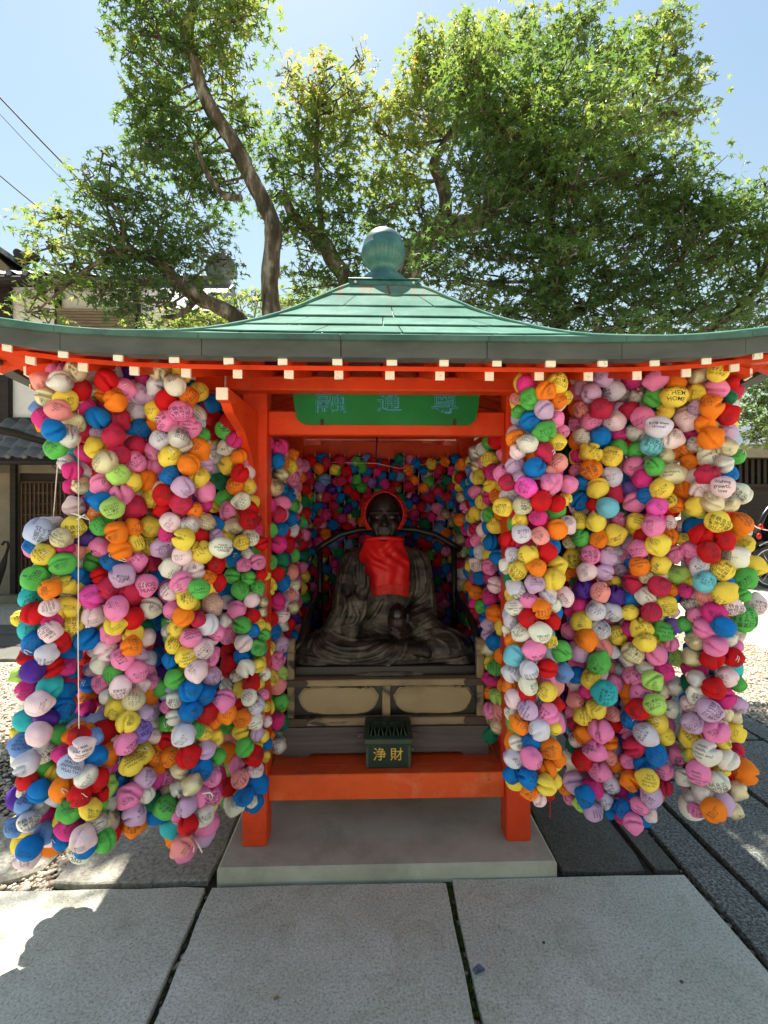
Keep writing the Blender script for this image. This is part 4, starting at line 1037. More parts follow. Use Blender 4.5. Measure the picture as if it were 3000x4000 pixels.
balls = []                       # (strand, centre, radius)
def add_ball(root, pos, r, col, mode='any', special=None, thread=False, roll=None):
    if special: me = SPM[special]
    elif mode == 'plain': me = R.choice(PLAIN)
    elif mode == 'crease' or (mode == 'any' and R.random() < .27): me = R.choice(CREASE)
    else: me = R.choice(FACE)
    o = bpy.data.objects.new('cloth_ball', me); C.objects.link(o); o.parent = root
    o.matrix_parent_inverse = Matrix.Translation(-root.location)
    o.location = pos
    to = (CAM - pos); yaw = math.atan2(to.x, -to.y)
    if special: e = Euler((R.uniform(-.1, .1), R.uniform(-.15, .15), yaw + R.uniform(-.1, .15)))
    else:
        el = math.atan2(to.z, math.hypot(to.x, to.y)) * .5
        ry = R.gauss(0, .55) + (math.pi if R.random() < .12 else (R.choice((-1.5, 1.5)) if R.random() < .2 else 0))
        e = (Matrix.Rotation(yaw + R.gauss(0, .38), 3, 'Z') @ Matrix.Rotation(-el + R.gauss(0, .3), 3, 'X') @ Matrix.Rotation(ry, 3, 'Y')).to_euler()
    o.rotation_euler = e
    q = R.uniform(.93, 1.07); o.scale = (r * q, r * R.uniform(.95, 1.05), r / q)
    c = COL[col]; j = R.uniform(.9, 1.06)
    if col in 'wW' and R.random() < .2: c = COL['X']
    o.color = (min(1, c[0] * j), min(1, c[1] * j * R.uniform(.96, 1.04)), min(1, c[2] * j), 1)
    special_mat = {'A': 'satin', 'S': 'satin', 'V': 'satin' if R.random() < .4 else None, 'Z': 'floral', 'q': 'checker'}.get(col)
    if special_mat:
        o.material_slots[0].link = 'OBJECT'; o.material_slots[0].material = M[special_mat]
        if special_mat == 'satin' and R.random() < .55: o.rotation_euler.z += R.uniform(-1, 1); o.scale = (o.scale[0] * 1.05, o.scale[1], o.scale[2] * .94)
    if thread:
        t = bpy.data.objects.new('tie_thread', THREAD); C.objects.link(t); t.parent = o; t.location = (R.uniform(-.4, .4), -.8, R.uniform(.35, .8)); t.scale = (1, 1, 1)
        t.rotation_euler = (R.uniform(-.3, .3), R.uniform(-1, 1), 0)
    return o
COL['q'] = COL['A']

STR = {  # strand: (axis pixel path [(y, x)...], plane distance, label)
 'L': ([(1430, 245), (1750, 235)], 1.76, 'short bunch of cloth balls under the far left roof corner'),
 'A': ([(2050, 205), (2400, 190), (2700, 170), (3000, 140), (3380, 110)], 1.78, 'leftmost low strand of balls, starting below long pale cords and ending in one blue ball'),
 'B': ([(2850, 320), (3380, 330)], 1.72, 'short low bunch of cloth balls on a long white string at the lower left'),
 'C': ([(1430, 440), (2000, 440), (2400, 470), (2700, 490), (3000, 520), (3260, 530)], 1.84, 'thick ball strand left of the strand with the flower-print ball, ending in lilac balls'),
 'D': ([(1420, 650), (1700, 690), (2000, 700), (2400, 740), (2700, 730), (3000, 750), (3380, 720)], 1.87, 'strand of balls with the one flower-print ball and a pale pink ball hanging lowest'),
 'E': ([(1540, 880), (2000, 945), (2400, 965), (2700, 965), (3000, 955), (3200, 955)], 2.14, 'slim strand of cloth balls hanging against the left front post'),
 'Q': ([(2450, 345), (2850, 345)], 2.2, 'half-hidden strand of balls behind the white string at the lower left'),
 'F': ([(1460, 2120), (1800, 2100), (2000, 2105), (2400, 2085), (2700, 2100), (3000, 2090), (3150, 2100)], 1.74, 'strand of cloth balls hanging against the right front post, with a checked ball in it'),
 'G': ([(1430, 2340), (2000, 2335), (2400, 2335), (2700, 2325), (3000, 2325), (3190, 2310)], 1.93, 'strand of balls second right of the doorway, with two shiny purple balls in it'),
 'H': ([(1430, 2590), (2000, 2570), (2400, 2545), (2700, 2540), (3000, 2540), (3270, 2480)], 1.87, 'strand of balls right of the purple balls, ending lowest in a pink ball'),
 'I': ([(1420, 2800), (2000, 2800), (2400, 2815), (2700, 2790), (3000, 2790), (3230, 2790)], 1.80, 'rightmost bulging strand of cloth balls with big green balls at its outer edge')}
TR = [  # (crop origin x, y, scale, {strand: "x,y,colour[,radius];..."}) read off enlarged crops, numbers in tens of crop pixels
(0, 1400, 2.765, {
 'L': '48,26,E;52,42,A;66,25,S;82,14,A;85,33,R,13;72,45,Y;43,53,U,9;63,56,E;92,54,M;48,65,M;100,35,S,9;58,78,B;80,69,A;75,84,S;61,96,G',
 'C': '115,24,R;134,33,P;111,38,O,9;124,46,O;150,38,L;106,64,B;127,66,C;148,56,w,11;150,77,B;123,84,C;107,81,L,9;95,83,O,10;104,97,Y;147,95,C;128,104,C;114,112,A,13;93,103,M,10;83,106,T,10;84,93,R,10;78,122,M,10;94,122,w,10;71,112,w,9;128,125,K;146,112,P;110,136,P;88,137,A,10;78,138,M,9;143,134,Y,11;131,147,P;111,155,B;157,132,O;151,148,K,10;80,160,W,11;122,162,K;146,160,C;95,155,M,9;155,22,M,9'}),
(500, 1400, 2.765, {
 'D': '33,12,A;31,29,w,11;51,29,W;58,15,Y,11;76,36,Y,11;65,41,O,11;41,46,R;25,42,L,9;29,57,Y,11;57,57,P;75,60,S,10;43,68,P;67,74,P;35,88,w,11;55,86,S;80,83,G,9;27,100,P,10;77,98,O;45,106,Y;66,115,O;28,116,P,10;83,115,L,9;47,126,B,11;77,128,Y,11;60,139,L;40,147,R,13;27,151,Y,11;83,143,P;58,156,C;80,157,M,11;39,163,R,10;71,164,O,9;60,92,W,9',
 'E': '92,48,B,10;80,52,C,10;91,63,R,10;110,69,R,11;104,77,G,10,health;88,79,R,11;115,88,M,9;107,96,W,10;97,104,w,10;120,107,O,9;122,98,G,7;108,115,Y,10;93,120,w,10;121,124,R,10;100,133,N,10;116,138,O,10;129,138,Y,9;105,151,G,10;123,154,W,10;94,158,Y,9;134,155,Y,8;108,163,P,9;130,164,R,11;91,92,A,7'}),
(0, 2000, 2.765, {
 'A': '42,20,u,14;38,36,B,11;48,46,Y;79,16,Y;66,28,A,11;70,40,M,10;38,71,G,14;68,56,G,13;78,69,B,11;90,74,B,11;54,83,O,11;70,78,Y,10;34,86,T,9;33,93,T,11;36,109,R;54,103,W,10;71,103,Y,13;78,122,Y,13;99,91,H,13;101,112,W;75,88,S,9;55,116,M,10;22,115,Y,9;32,127,T;54,129,W,11;37,142,B;65,141,R,11;50,154,w,11;31,157,R,10;74,153,W,10;47,60,w,9;95,137,B,13;93,27,V,11;88,37,Y,10',
 'C': '109,15,G,11;104,4,O,9;126,22,O;144,16,O,10;108,38,P,11;130,41,O;146,33,Y,10;100,54,G,11;122,54,B,11;147,53,P,11;109,69,R,10;132,68,L,13;118,82,C,12;140,87,C,11;126,104,P,13;143,114,R;124,122,Y,11;120,132,P,11;144,133,Y,11;142,145,O,11;115,149,W;103,148,W,9;133,158,P;158,136,W,10;150,155,L,9'}),
(500, 2000, 2.765, {
 'D': '24,16,Y;22,37,Y,11;37,38,L;46,11,W,11;67,14,S,11;84,11,A,10;95,14,B,9;60,29,Y;78,27,R,9;42,24,M,9;59,47,W,11;80,43,Y;101,38,X,12,please;95,27,L,9;47,61,W;71,63,W;95,56,R,11;58,76,P;86,71,O,9;97,76,R,10;77,83,G,11,happy;20,79,P,12,good;45,86,W,10;64,95,Y,11;25,103,X,12;35,95,B,10;48,106,P,10;92,100,Z,12;86,122,w,12;60,113,O,11;75,115,C,9;54,125,Y,10;68,136,P,11;95,130,P,10;50,143,Y,10;81,148,W;62,157,Y,11;89,155,P,10;46,160,B,9;34,72,B,11;44,128,S,8;103,118,S,8;95,112,B,8',
 'E': '108,2,P,9;114,15,A,10;131,9,R,11;106,25,Y,10;123,33,Y,9;133,28,W,9;144,34,R,8;114,50,B,9;128,45,S,7;140,54,P,9;125,57,P,8;113,69,G,9;130,71,G,8;121,84,G,10;140,81,G,8;143,68,R,7;149,69,Y,5;104,85,B,9;107,97,w,8;134,95,W,9;146,97,A,6;118,105,P,10;135,112,R,8;110,116,P,9;123,122,G,10;142,122,Y,7;108,133,P,10;136,128,B,7;125,142,W,10;141,147,G,9;147,133,G,7;108,151,R,9;123,157,B,9;109,163,R,9;149,125,Y,6;145,108,A,6;141,162,Y,8;138,19,M,7'}),
(0, 2550, 2.765, {
 'A': '21,23,K,9;35,20,V;55,15,R;71,15,M,10;29,40,M,11;54,37,T,13;71,42,B,11;74,27,B,9;42,55,W,13;68,60,B;28,73,T;50,71,V;71,73,T,10;20,84,Y,8;42,88,W,13;65,90,G;24,100,U,13;47,107,W,12;28,120,w,13;48,126,G;29,137,R,10;28,150,S,9;43,149,B',
 'B': '85,90,R,11;88,103,W,12,world;68,108,M,10;76,122,u,13;103,112,B;101,92,U,10;68,146,O,13;93,133,S,12;105,137,R;86,154,R;58,130,Y,9;52,145,W,8;61,155,w,10',
 'C': '109,12,W,11;99,18,L,8;124,22,G,11;148,20,P;110,31,P,11;130,37,W;152,35,W,9;117,47,W,9;126,60,Y;145,51,A,12;113,70,L,11;160,55,L,10;138,75,Y;155,67,L,11;152,85,v,12;119,90,X,13;136,98,P;153,109,Y;120,112,w,12;142,121,Y;124,140,B,14;157,135,L,11;140,154,P,13;124,156,K,9;158,153,w,9',
 'Q': '95,48,O,9;96,34,B,9;95,60,M,9;96,75,V,10;93,5,R,9;87,20,C,9;105,50,M,8;88,70,V,8'}),
(500, 2550, 2.765, {
 'C': '28,90,W,9;30,112,O,11;22,17,P,7;24,31,P,9;20,66,L,9',
 'D': '51,28,G,11;37,37,G,11;74,20,W;91,25,L,10;67,41,B;82,46,B,11;51,51,X,9;68,62,B;85,65,R;103,51,P,12;107,65,O,11;50,70,X,9;43,75,G,9;60,88,w,13;74,83,G,9;82,87,Y,9;94,92,Y,9;92,75,O,8;43,95,R,9;65,111,R,13;47,112,O,11;84,105,L,10;97,112,G,9;57,127,A,10;80,126,B;43,133,P,11;91,135,P,10;70,142,A,11;55,147,S,9;80,155,P,11;91,155,P,9;43,58,P,8;44,150,A,8',
 'E': '109,17,R,10;128,17,W,10;141,14,Y,8;117,25,S,7;133,32,R,10;110,36,S,11;122,39,Y,9;148,23,W,7;131,48,w,9;120,58,R,8;138,57,w,10;123,71,O,10;137,75,X,9;106,78,G,9;122,85,Y,9;139,87,L,8;147,45,P,6;149,58,Y,6;150,74,W,6;146,90,Y,7;126,102,G,10;108,108,O,10;136,111,R,11;149,98,B,7;118,122,P,10;137,126,W,9;148,112,Y,6;121,136,E,10;141,141,B,11;126,155,B,10;108,145,R,10;104,127,M,8;103,152,E,8;112,162,W,9'}),
(0, 2950, 3.318, {
 'A': '31,63,U,11;52,66,S,12;62,82,M,13;37,85,S,13;19,93,U,12;58,102,U,14;38,120,B,15',
 'B': '90,72,G,15;118,70,Y,13;77,85,Y,8;90,95,M,15;107,108,W,16;125,88,S,13;137,83,A,11;136,110,G,14;80,111,B,11;111,120,B,13;128,50,R,12;132,64,G,8'}),
(500, 2950, 3.318, {
 'C': '8,76,L,15',
 'D': '50,67,G,16;76,66,L,13;98,77,w,14;78,90,R,13;70,118,E,14;64,80,P,8;112,53,P,10',
 'E': '138,66,X,12;160,60,W,8'}),
(1900, 1400, 2.765, {
 'F': '43,28,M,11;76,27,Y;64,35,O,11;84,42,Y,9;47,44,G;77,46,O,10;32,44,E,7;62,55,L,11;35,58,G,8;48,68,B;74,66,P,10;63,79,G;82,79,P,8;31,86,O,10;45,92,X,11;76,90,Y,10;34,101,W,9;62,101,C,11;77,113,E,11;31,116,L,11;52,118,B;17,125,P,10;66,124,E,9;23,134,C,10;43,139,H;70,135,P;88,136,P,11;25,151,w;59,154,R;76,157,R,10;39,159,q,11;18,160,Y,11;85,152,Y,8;36,128,L,8',
 'G': '125,20,L;143,17,E,9;113,38,L,11;104,31,L,9;137,35,w;150,40,W,8;103,55,E,10;124,54,C,12;143,55,L,8;113,68,P,11;138,68,W;123,84,B,11;104,84,w,10;143,81,M,9;97,70,P,7;113,102,Y;135,106,Y;142,97,G,10;99,106,M,8;113,120,O;135,128,w;104,134,B,9;120,140,Y;101,154,B,11;136,147,C,11;118,157,R,10;146,115,E,8;131,161,t;97,121,P,7'}),
(2400, 1400, 2.765, {
 'H': '45,23,P;65,25,O,11;25,40,S,10;43,43,G,11;65,41,Y,13,bring;20,22,M,11;54,57,Y,10;31,64,P,13;48,74,w,13,home;23,80,S,11;40,94,t,12;62,87,W;24,100,G,11;55,106,A,10;73,100,O;22,117,P;44,117,G,11;62,125,A,13,social;31,130,M,11;51,140,Y;72,140,O;36,148,B,11;18,141,v,10;22,155,P;58,153,Y,9;73,152,P,9;46,160,H,11;65,158,O,10;16,57,C,11',
 'I': '90,19,A,10;112,14,Y;126,27,R,8;88,38,Y,10;110,33,P;124,43,N,8;105,52,O,13;122,61,R;80,65,W,14;87,53,L,8;98,72,O,11;122,79,L,10;104,86,O,13;121,96,A,11;86,93,S,9;102,106,W;132,106,G,9;118,115,S,10;101,125,C;123,126,B,10;83,126,W,10;94,141,W;117,138,W,12,growth;136,146,W;106,155,A;124,157,A,10;88,160,Y,11;80,112,O,9;66,67,P,7;80,82,M,8'}),
(1900, 2000, 2.765, {
 'F': '36,10,Y,9;56,6,M,10;25,30,R,10;38,24,w,11;58,26,E,10;76,19,O;86,14,W,11;45,46,Y;29,46,w,9;65,43,R,11;22,58,W,9;34,63,Y,11;55,60,O,10;76,58,Y,11;72,73,Y;32,83,w,11;52,77,L,11;66,89,w,10;84,92,W,11;46,95,P,10;60,105,O,11;30,103,X,10;73,101,w,8;45,115,R,11;69,117,R,11;26,118,w,8;38,130,W,11;58,130,X;30,139,O,10;69,139,Y,8;30,155,t,12;51,149,P;80,150,G;24,127,X,7',
 'G': '100,10,Y,10;118,11,Y,11;143,8,P,9;102,28,G,10;121,30,O,10;137,25,Y,13;90,33,A,8;150,22,S,8;93,50,Y,11;112,46,P,11;131,48,L,11;150,46,P,11;108,64,W,11;128,65,L,10;93,68,O,9;144,63,L,8;105,83,V;123,86,E,11;139,89,V,11;137,76,Y,8;97,77,N,7;101,101,M,10;118,107,w,11;136,108,w,11;102,119,Y;123,127,w,11;90,128,P,10;141,133,Y,11;108,138,O;124,147,E;101,150,L;136,151,w,8;121,163,G,13;145,117,W,7;92,107,M,8'}),
(2400, 2000, 2.765, {
 'H': '23,10,Y,10;44,8,H,11;42,15,P;59,12,W,8;72,18,W,10;31,26,R,10;59,27,O,10;47,35,Y,13;27,40,P,11;65,45,P,10;49,57,Y,11;27,58,O,11;68,69,K,13;34,70,A,8;20,76,C,11;48,80,C;17,94,B,10;35,91,W,11;55,101,Y;17,108,Y,9;40,108,C,11;62,107,W,8;29,126,Y;52,129,G,11;63,124,v,10;16,126,M,9;34,141,Y,11;20,152,A;45,154,P;60,142,P,9;65,157,K,10;60,85,O,8;66,90,C,8',
 'I': '111,10,Y,13;136,13,O,13;94,25,R;118,30,R;82,41,P,10;102,43,R;140,35,Y,11;75,30,Y,8;131,49,W,13;92,58,w,11;117,63,Y;150,58,Y;139,73,G,14;97,75,t;118,87,Y,13;80,76,Y,8;98,91,E,11;125,101,W,12;138,90,G,8;152,100,W,12;83,99,S,10;107,108,M;139,115,G,15;88,112,P,9;118,124,B;96,126,P,11;76,121,G,9;89,139,A,11;123,137,S,9;109,145,P;84,157,A,11;106,158,R;128,157,R,11;135,130,W,7;76,85,M,8;131,145,P,8'}),
(1900, 2600, 2.765, {
 'F': '28,8,w,11;46,5,w,11;66,3,R,11;82,8,U,11;45,21,W,11;25,22,O,9;65,15,P,9;66,28,Y,11;44,30,R,10;30,36,W,11;45,48,L,11;67,51,P;28,51,X,9;36,63,O,11;57,69,w;73,67,Y,8;33,83,X,9;48,81,B,10;69,89,O;30,101,w,10;48,100,P;77,101,O,9;64,112,O,11;28,118,B,10;45,121,B,11;64,129,Y,11;74,125,Y,8;47,136,O,9;65,138,R,8;57,144,W,8;76,42,R,8;28,15,B,7',
 'G': '98,10,B,10;113,15,Y,11;143,6,w,9;138,20,P,10;98,38,E,11;128,30,T,14;118,47,Y,11;104,55,Y,10;136,52,E,9;95,62,C,8;123,70,P,13;105,75,O,11;133,82,O,9;139,64,R,8;117,92,P;103,102,R,11;97,81,W,8;133,99,E,8;140,106,O,9;122,114,P,11;95,126,L;134,128,w,10;115,132,M,11;107,141,B,11;103,149,K,9;127,146,w,9;115,158,L,10;85,132,O,8;90,142,P,8;108,28,M,8;90,98,w,8'}),
(2400, 2600, 2.765, {
 'H': '20,11,P,11;34,3,S,9;53,6,M,11;41,16,K,11;65,22,S,12;28,30,P;50,28,A,9;44,42,K;26,47,R;19,58,B;45,61,Y;60,47,W,9;34,74,w,13;55,76,Y,10;13,72,P,8;21,88,C,11;45,96,B;66,96,P;32,107,B,11;53,113,P,10;15,103,P,9;18,125,O,11;36,123,Y;40,141,L;54,131,C,9;22,141,B,8;7,142,W,9;10,155,B,10',
 'I': '88,14,S,10;122,13,W,11;133,20,G,9;107,25,R;89,32,W,11;80,41,W,9;120,35,M,11;132,42,L,10;102,48,L,13;120,52,A,8;85,62,L;110,71,P,13;130,71,Y,11;82,78,Y,13;117,82,Y,8;100,94,X,14;122,101,W;131,92,C,9;88,98,Y,10;91,115,P,13;140,115,O,14;111,125,W;76,121,W,10;116,112,Y,8;95,136,S,11;131,135,A,11;116,147,L;84,142,S,9;107,156,O,13;87,156,P,8;129,157,A,9;128,55,A,8'}),
(2200, 2950, 2.074, {'H': '57,55,P,8;45,43,B,6;62,41,P,7;70,48,W,6;38,45,B,6;47,51,M,5'})]

def axis_x(path, y):
    if y <= path[0][0]: return path[0][1]
    for (a, xa), (b, xb) in zip(path, path[1:]):
        if y <= b: return xa + (xb - xa) * (y - a) / (b - a)
    return path[-1][1]
roots = {}
for k, (path, dist, label) in STR.items():
    p = at(path[0][1], path[0][0], dist)
    r = empty('ball_strand', (p.x, dist, p.z)); tag(r, label, 'ball strand', 'strands of wishing balls hung along the front eave')
    roots[k] = r
RC_ = .078                         # radius of the ring of ball centres round the cord
front = {k: [] for k in STR}
for ox, oy, sc, dct in TR:
    for k, txt in dct.items():
        path, dist, _ = STR[k]
        for e in txt.split(';'):
            q = e.split(','); px, py = ox + float(q[0]) * 10 / sc, oy + float(q[1]) * 10 / sc
            rp = (float(q[3]) if len(q) > 3 else 12) * 10 / sc
            dx = (px - axis_x(path, py)) * dist / F
            Y = dist - math.sqrt(max(0.0, (RC_ * 1.15) ** 2 - dx * dx)) + (12 * 10 / 2.765 - rp) * .0012 + R.uniform(-.004, .004)
            pos = at(px, py, Y)
            front[k].append([pos, rp * Y / F * .97, q[2], q[4] if len(q) > 4 else None])
for k, L in front.items():          # settle overlapping balls along the line of sight
    for it in range(14):
        for i in range(len(L)):
            for j in range(i + 1, len(L)):
                d = L[i][0] - L[j][0]; need = (L[i][1] + L[j][1]) * .88
                if d.length < need:
                    lat = math.hypot(d.x, d.z); gap = math.sqrt(max(0, need * need - lat * lat)) - abs(d.y)
                    s = 1 if (d.y > 0 or (d.y == 0 and L[i][1] < L[j][1])) else -1
                    m = min(gap * .5, .012)
                    for q, sg in ((L[i], s), (L[j], -s)):
                        f = (q[0].y + sg * m * .5) / q[0].y
                        q[0][:] = CAM + (q[0] - CAM) * f; q[1] *= f
    for pos, r, col, sp in L:
        if sp: pos = CAM + (pos - CAM) * .975
        add_ball(roots[k], pos, r, col, special=sp, thread=(R.random() < .07))
RND = 'RRRCCMMMPPPPPPHEEOOOOYYYYYYGGGKKNBBBBBUuTVLLLwwwWWWWXAASS'
for k, (path, dist, _) in STR.items():   # the rest of each strand, behind and inside
    y = path[0][0] + 25; yend = path[-1][0] - 40
    stp = .066 * F / dist; row = 0
    while y < yend:
        ax = axis_x(path, y); c = at(ax, y, dist)
        for ang in ((116, 160, 200, 244) if row % 2 else (135, 180, 225, 0)):
            a = rad(ang + R.uniform(-14, 14)); rr_ = RC_ * (.92 if ang else .1)
            if dist * 0 + 1 and k == 'E' and math.sin(a) > .2: rr_ *= .5
            pos = c + Vector((math.sin(a) * rr_, -math.cos(a) * rr_, R.uniform(-.012, .012)))
            add_ball(roots[k], pos, R.uniform(.042, .048), R.choice(RND), 'plain' if 110 < ang < 250 else 'any')
        y += stp; row += 1
def cord(root, pts, r=.0028, name='cord', m='cord'):
    mb = MB(); mb.tube(pts, r, 6); return mb.build(name, M[m], root)
for k, (path, dist, _) in STR.items():
    if k in 'ABQ': continue
    pts = [at(path[0][1], 1395, dist)] + [at(axis_x(path, y), y, dist) for y in range(path[0][0], path[-1][0] - 20, 150)]
    cord(roots[k], pts, .004)
cord(roots['A'], [at(238, 1640, 1.78), at(222, 1850, 1.775), at(205, 2065, 1.77)] + [at(axis_x(STR['A'][0], y), y, 1.78) for y in range(2150, 3330, 150)], .0017)
cord(roots['B'], [at(306, 1600, 1.70), at(307, 2100, 1.655), at(305, 2500, 1.62), at(309, 2880, 1.625), at(322, 2960, 1.70), at(325, 3330, 1.72)], .0017)
cord(roots['Q'], [at(350, 1900, 2.1), at(352, 2300, 2.2), at(348, 2830, 2.2)])
cord(roots['A'], [at(300, 2030, 1.70), at(330, 2010, 1.68), at(350, 2032, 1.69), at(322, 2020, 1.68), at(300, 2010, 1.68), at(278, 2004, 1.69)], .003, 'bow')
cord(roots['F'], [at(2147, 3120, 1.72), at(2150, 3160, 1.71), at(2148, 3195, 1.71)], .0016, 'tassel', 'red_cord')
cord(roots['D'], [at(750, 3262, 1.84), at(775, 3300, 1.82), at(790, 3330, 1.82)], .003, 'tassel'); cord(roots['D'], [at(745, 3262, 1.84), at(758, 3310, 1.82), at(756, 3328, 1.82)], .003, 'tassel')
cord(roots['D'], [at(790, 3100, 1.76), at(822, 3095, 1.75), at(832, 3110, 1.76)], .003, 'tassel')

# strands inside the pavilion: along both sides and across the back
def inner_strand(x, y, z1, z0, sx, sy, label, group, per, seed, br=.040, pal=RND):
    rr = random.Random(seed); r = empty('ball_strand', (x, y, z1)); tag(r, label, 'ball strand', group)
    z = z1; row = 0
    while z > z0:
        for q in range(per):
            a = (q + .5 * (row % 2)) / per * math.pi * 2 + rr.uniform(-.25, .25)
            R.seed(seed * 1000 + row * 10 + q)
            px, py = x + sx * math.cos(a), y + sy * math.sin(a)
            add_ball(r, Vector((px, py, z + rr.uniform(-.014, .014))), br * rr.uniform(.92, 1.1), rr.choice(pal), 'any' if q else 'any')
        z -= br * 1.72; row += 1
    cord(r, [(x, y, z1 + .06), (x, y, z0)], .003)
INP = 'RRRRCCMMMMMPPPPEOOOYYYYYGGGKNBBBBBBUVLLwwWWAASS'
nm = ['nearest', 'second', 'third', 'fourth', 'rearmost']
for i, y in enumerate((2.43, 2.66, 2.89, 3.12, 3.33)):
    inner_strand(-.60 + .02 * (i % 2), y, 1.93 - .015 * i, .42 + .01 * i, .072, .085, 'strand of balls inside the shrine on its left side, %s of five from the front' % nm[i], 'strands of balls inside the left side', 5, 200 + i, .041, INP)
    inner_strand(.60 - .02 * (i % 2), y, 1.95 - .015 * i, .46 + .02 * i, .072, .085, 'strand of balls inside the shrine on its right side, %s of five from the front' % nm[i], 'strands of balls inside the right side', 5, 230 + i, .041, INP)
GAP_SHADE = 'BBVVCCRRNNMBVC'  # deep ball colours darken the gaps between strands in place of shade
bn = ['first', 'second', 'third', 'fourth', 'fifth', 'sixth', 'seventh', 'eighth', 'ninth', 'tenth']
for i in range(10):  # few pale balls here: the niche's shade is put into their colours
    x = -.47 + .1045 * i
    inner_strand(x, 3.40, 1.965 - (.02 if i in (4, 5) else 0) - .01 * (i % 3), .62, .052, .038, 'strand of balls on the back wall behind the statue, %s of ten from the left' % bn[i], 'strands of balls across the back wall', 3, 260 + i, .037, 'RRRRCCCCMMMMMPPBBBBBOOYGGNNVUvA')
sd_ = ['front', 'second', 'third', 'rear']
od_ = ['first', 'second', 'third', 'fourth', 'fifth', 'sixth', 'seventh', 'eighth', 'ninth']
for i, (x, y) in enumerate(((1.13, 2.30), (1.14, 2.49), (1.13, 2.68), (1.14, 2.87), (1.13, 3.06), (1.14, 3.25), (1.13, 3.44), (.97, 3.54), (.80, 3.56))):  # outer strands added as a dense screen against side and back light
    inner_strand(-x, y, 2.06, .45, .075, .085, 'added strand of balls screening the outer left eave, %s of nine from the front' % od_[i], 'added strands of balls screening the outer left eave from light', 4, 340 + i, .044, GAP_SHADE)
    inner_strand(x - .01, y, 2.06, .45, .075, .085, 'added strand of balls screening the outer right eave, %s of nine from the front' % od_[i], 'added strands of balls screening the outer right eave from light', 4, 360 + i, .044, GAP_SHADE)
mb = MB(); mb.tube([at(1290, 1806, 3.36), at(1470, 1810, 3.3), at(1560, 1830, 3.34), at(1740, 1800, 3.36)], .0025, 5); o = mb.build('hanging_wire', M['cord']); tag(o, 'thin sagging wire with hooks across the back wall above the balls', 'wire')
R.seed(77)
# ------------------------------------------------------------------ trees
M['bark'] = nmat('maple_bark', [(.34, srgb(46, 40, 32)), (.5, srgb(90, 80, 66)), (.62, srgb(150, 144, 130))], 9, 10, .9, stretch=(1, 1, .3), bump=1.0, bscale=22, dirt=srgb(46, 44, 28), dirt_scale=2.2, dirt_lo=.5, dirt_hi=.6)
def leaf_mat(name, stops):
    m, nt, p = base_mat(name)
    a = nt.nodes.new('ShaderNodeAttribute'); a.attribute_name = 'tint'
    r = ramp(nt, a.outputs['Fac'], stops)
    nt.links.new(r.outputs['Color'], p.inputs['Base Color']); p.inputs['Roughness'].default_value = .42; p.inputs['Specular IOR Level'].default_value = .6
    t = nt.nodes.new('ShaderNodeBsdfTranslucent')
    hs = nt.nodes.new('ShaderNodeHueSaturation'); hs.inputs['Saturation'].default_value = 1.0; hs.inputs['Value'].default_value = 1.5; hs.inputs['Hue'].default_value = .485
    nt.links.new(r.outputs['Color'], hs.inputs['Color']); nt.links.new(hs.outputs['Color'], t.inputs['Color'])
    mx = nt.nodes.new('ShaderNodeMixShader'); mx.inputs[0].default_value = .58
    nt.links.new(p.outputs[0], mx.inputs[1]); nt.links.new(t.outputs[0], mx.inputs[2])
    nt.links.new(mx.outputs[0], nt.nodes['Material Output'].inputs['Surface'])
    return m
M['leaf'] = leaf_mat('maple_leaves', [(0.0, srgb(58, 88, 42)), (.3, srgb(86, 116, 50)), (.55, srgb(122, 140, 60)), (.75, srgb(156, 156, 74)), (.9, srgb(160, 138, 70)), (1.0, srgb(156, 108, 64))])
LEAF = []
tips = [(-118, .62), (-62, .92), (0, 1.08), (62, .92), (118, .62)]
def leaf_template():
    vs = [(0, 0, 0)]; fs = []
    notch = [(-150, .16), (-90, .30), (-30, .34), (30, .34), (90, .30), (150, .16)]
    ni = []
    for a, r in notch: ni.append(len(vs)); vs.append((r * math.sin(rad(a)), r * math.cos(rad(a)), 0.02))
    for k, (a, r) in enumerate(tips):
        i = len(vs); vs.append((r * math.sin(rad(a)), r * math.cos(rad(a)), -.16 * r * r)); fs.append((0, ni[k + 1], i, ni[k]))
    return np.array(vs, float), np.array(fs)
LV, LF = leaf_template()
def make_leaves(P, D, S_, tint, rs):
    """P centres, D preferred normals, S_ sizes -> star-shaped maple leaves, blades hanging a little"""
    n = len(P)
    nrm = D + rs.normal(0, .5, (n, 3)); nrm /= np.linalg.norm(nrm, axis=1, keepdims=True)
    h = rs.normal(0, 1, (n, 3)); h[:, 2] -= .35
    t = h - nrm * (h * nrm).sum(1, keepdims=True); t /= np.linalg.norm(t, axis=1, keepdims=True)
    b = np.cross(t, nrm)
    V = LV[None] * S_[:, None, None]
    W = P[:, None] + V[..., :1] * b[:, None] + V[..., 1:2] * t[:, None] + V[..., 2:] * nrm[:, None]
    T = (LF[None] + (np.arange(n) * len(LV))[:, None, None]).reshape(-1, 4)
    return W.reshape(-1, 3), T, np.repeat(tint, len(LV))
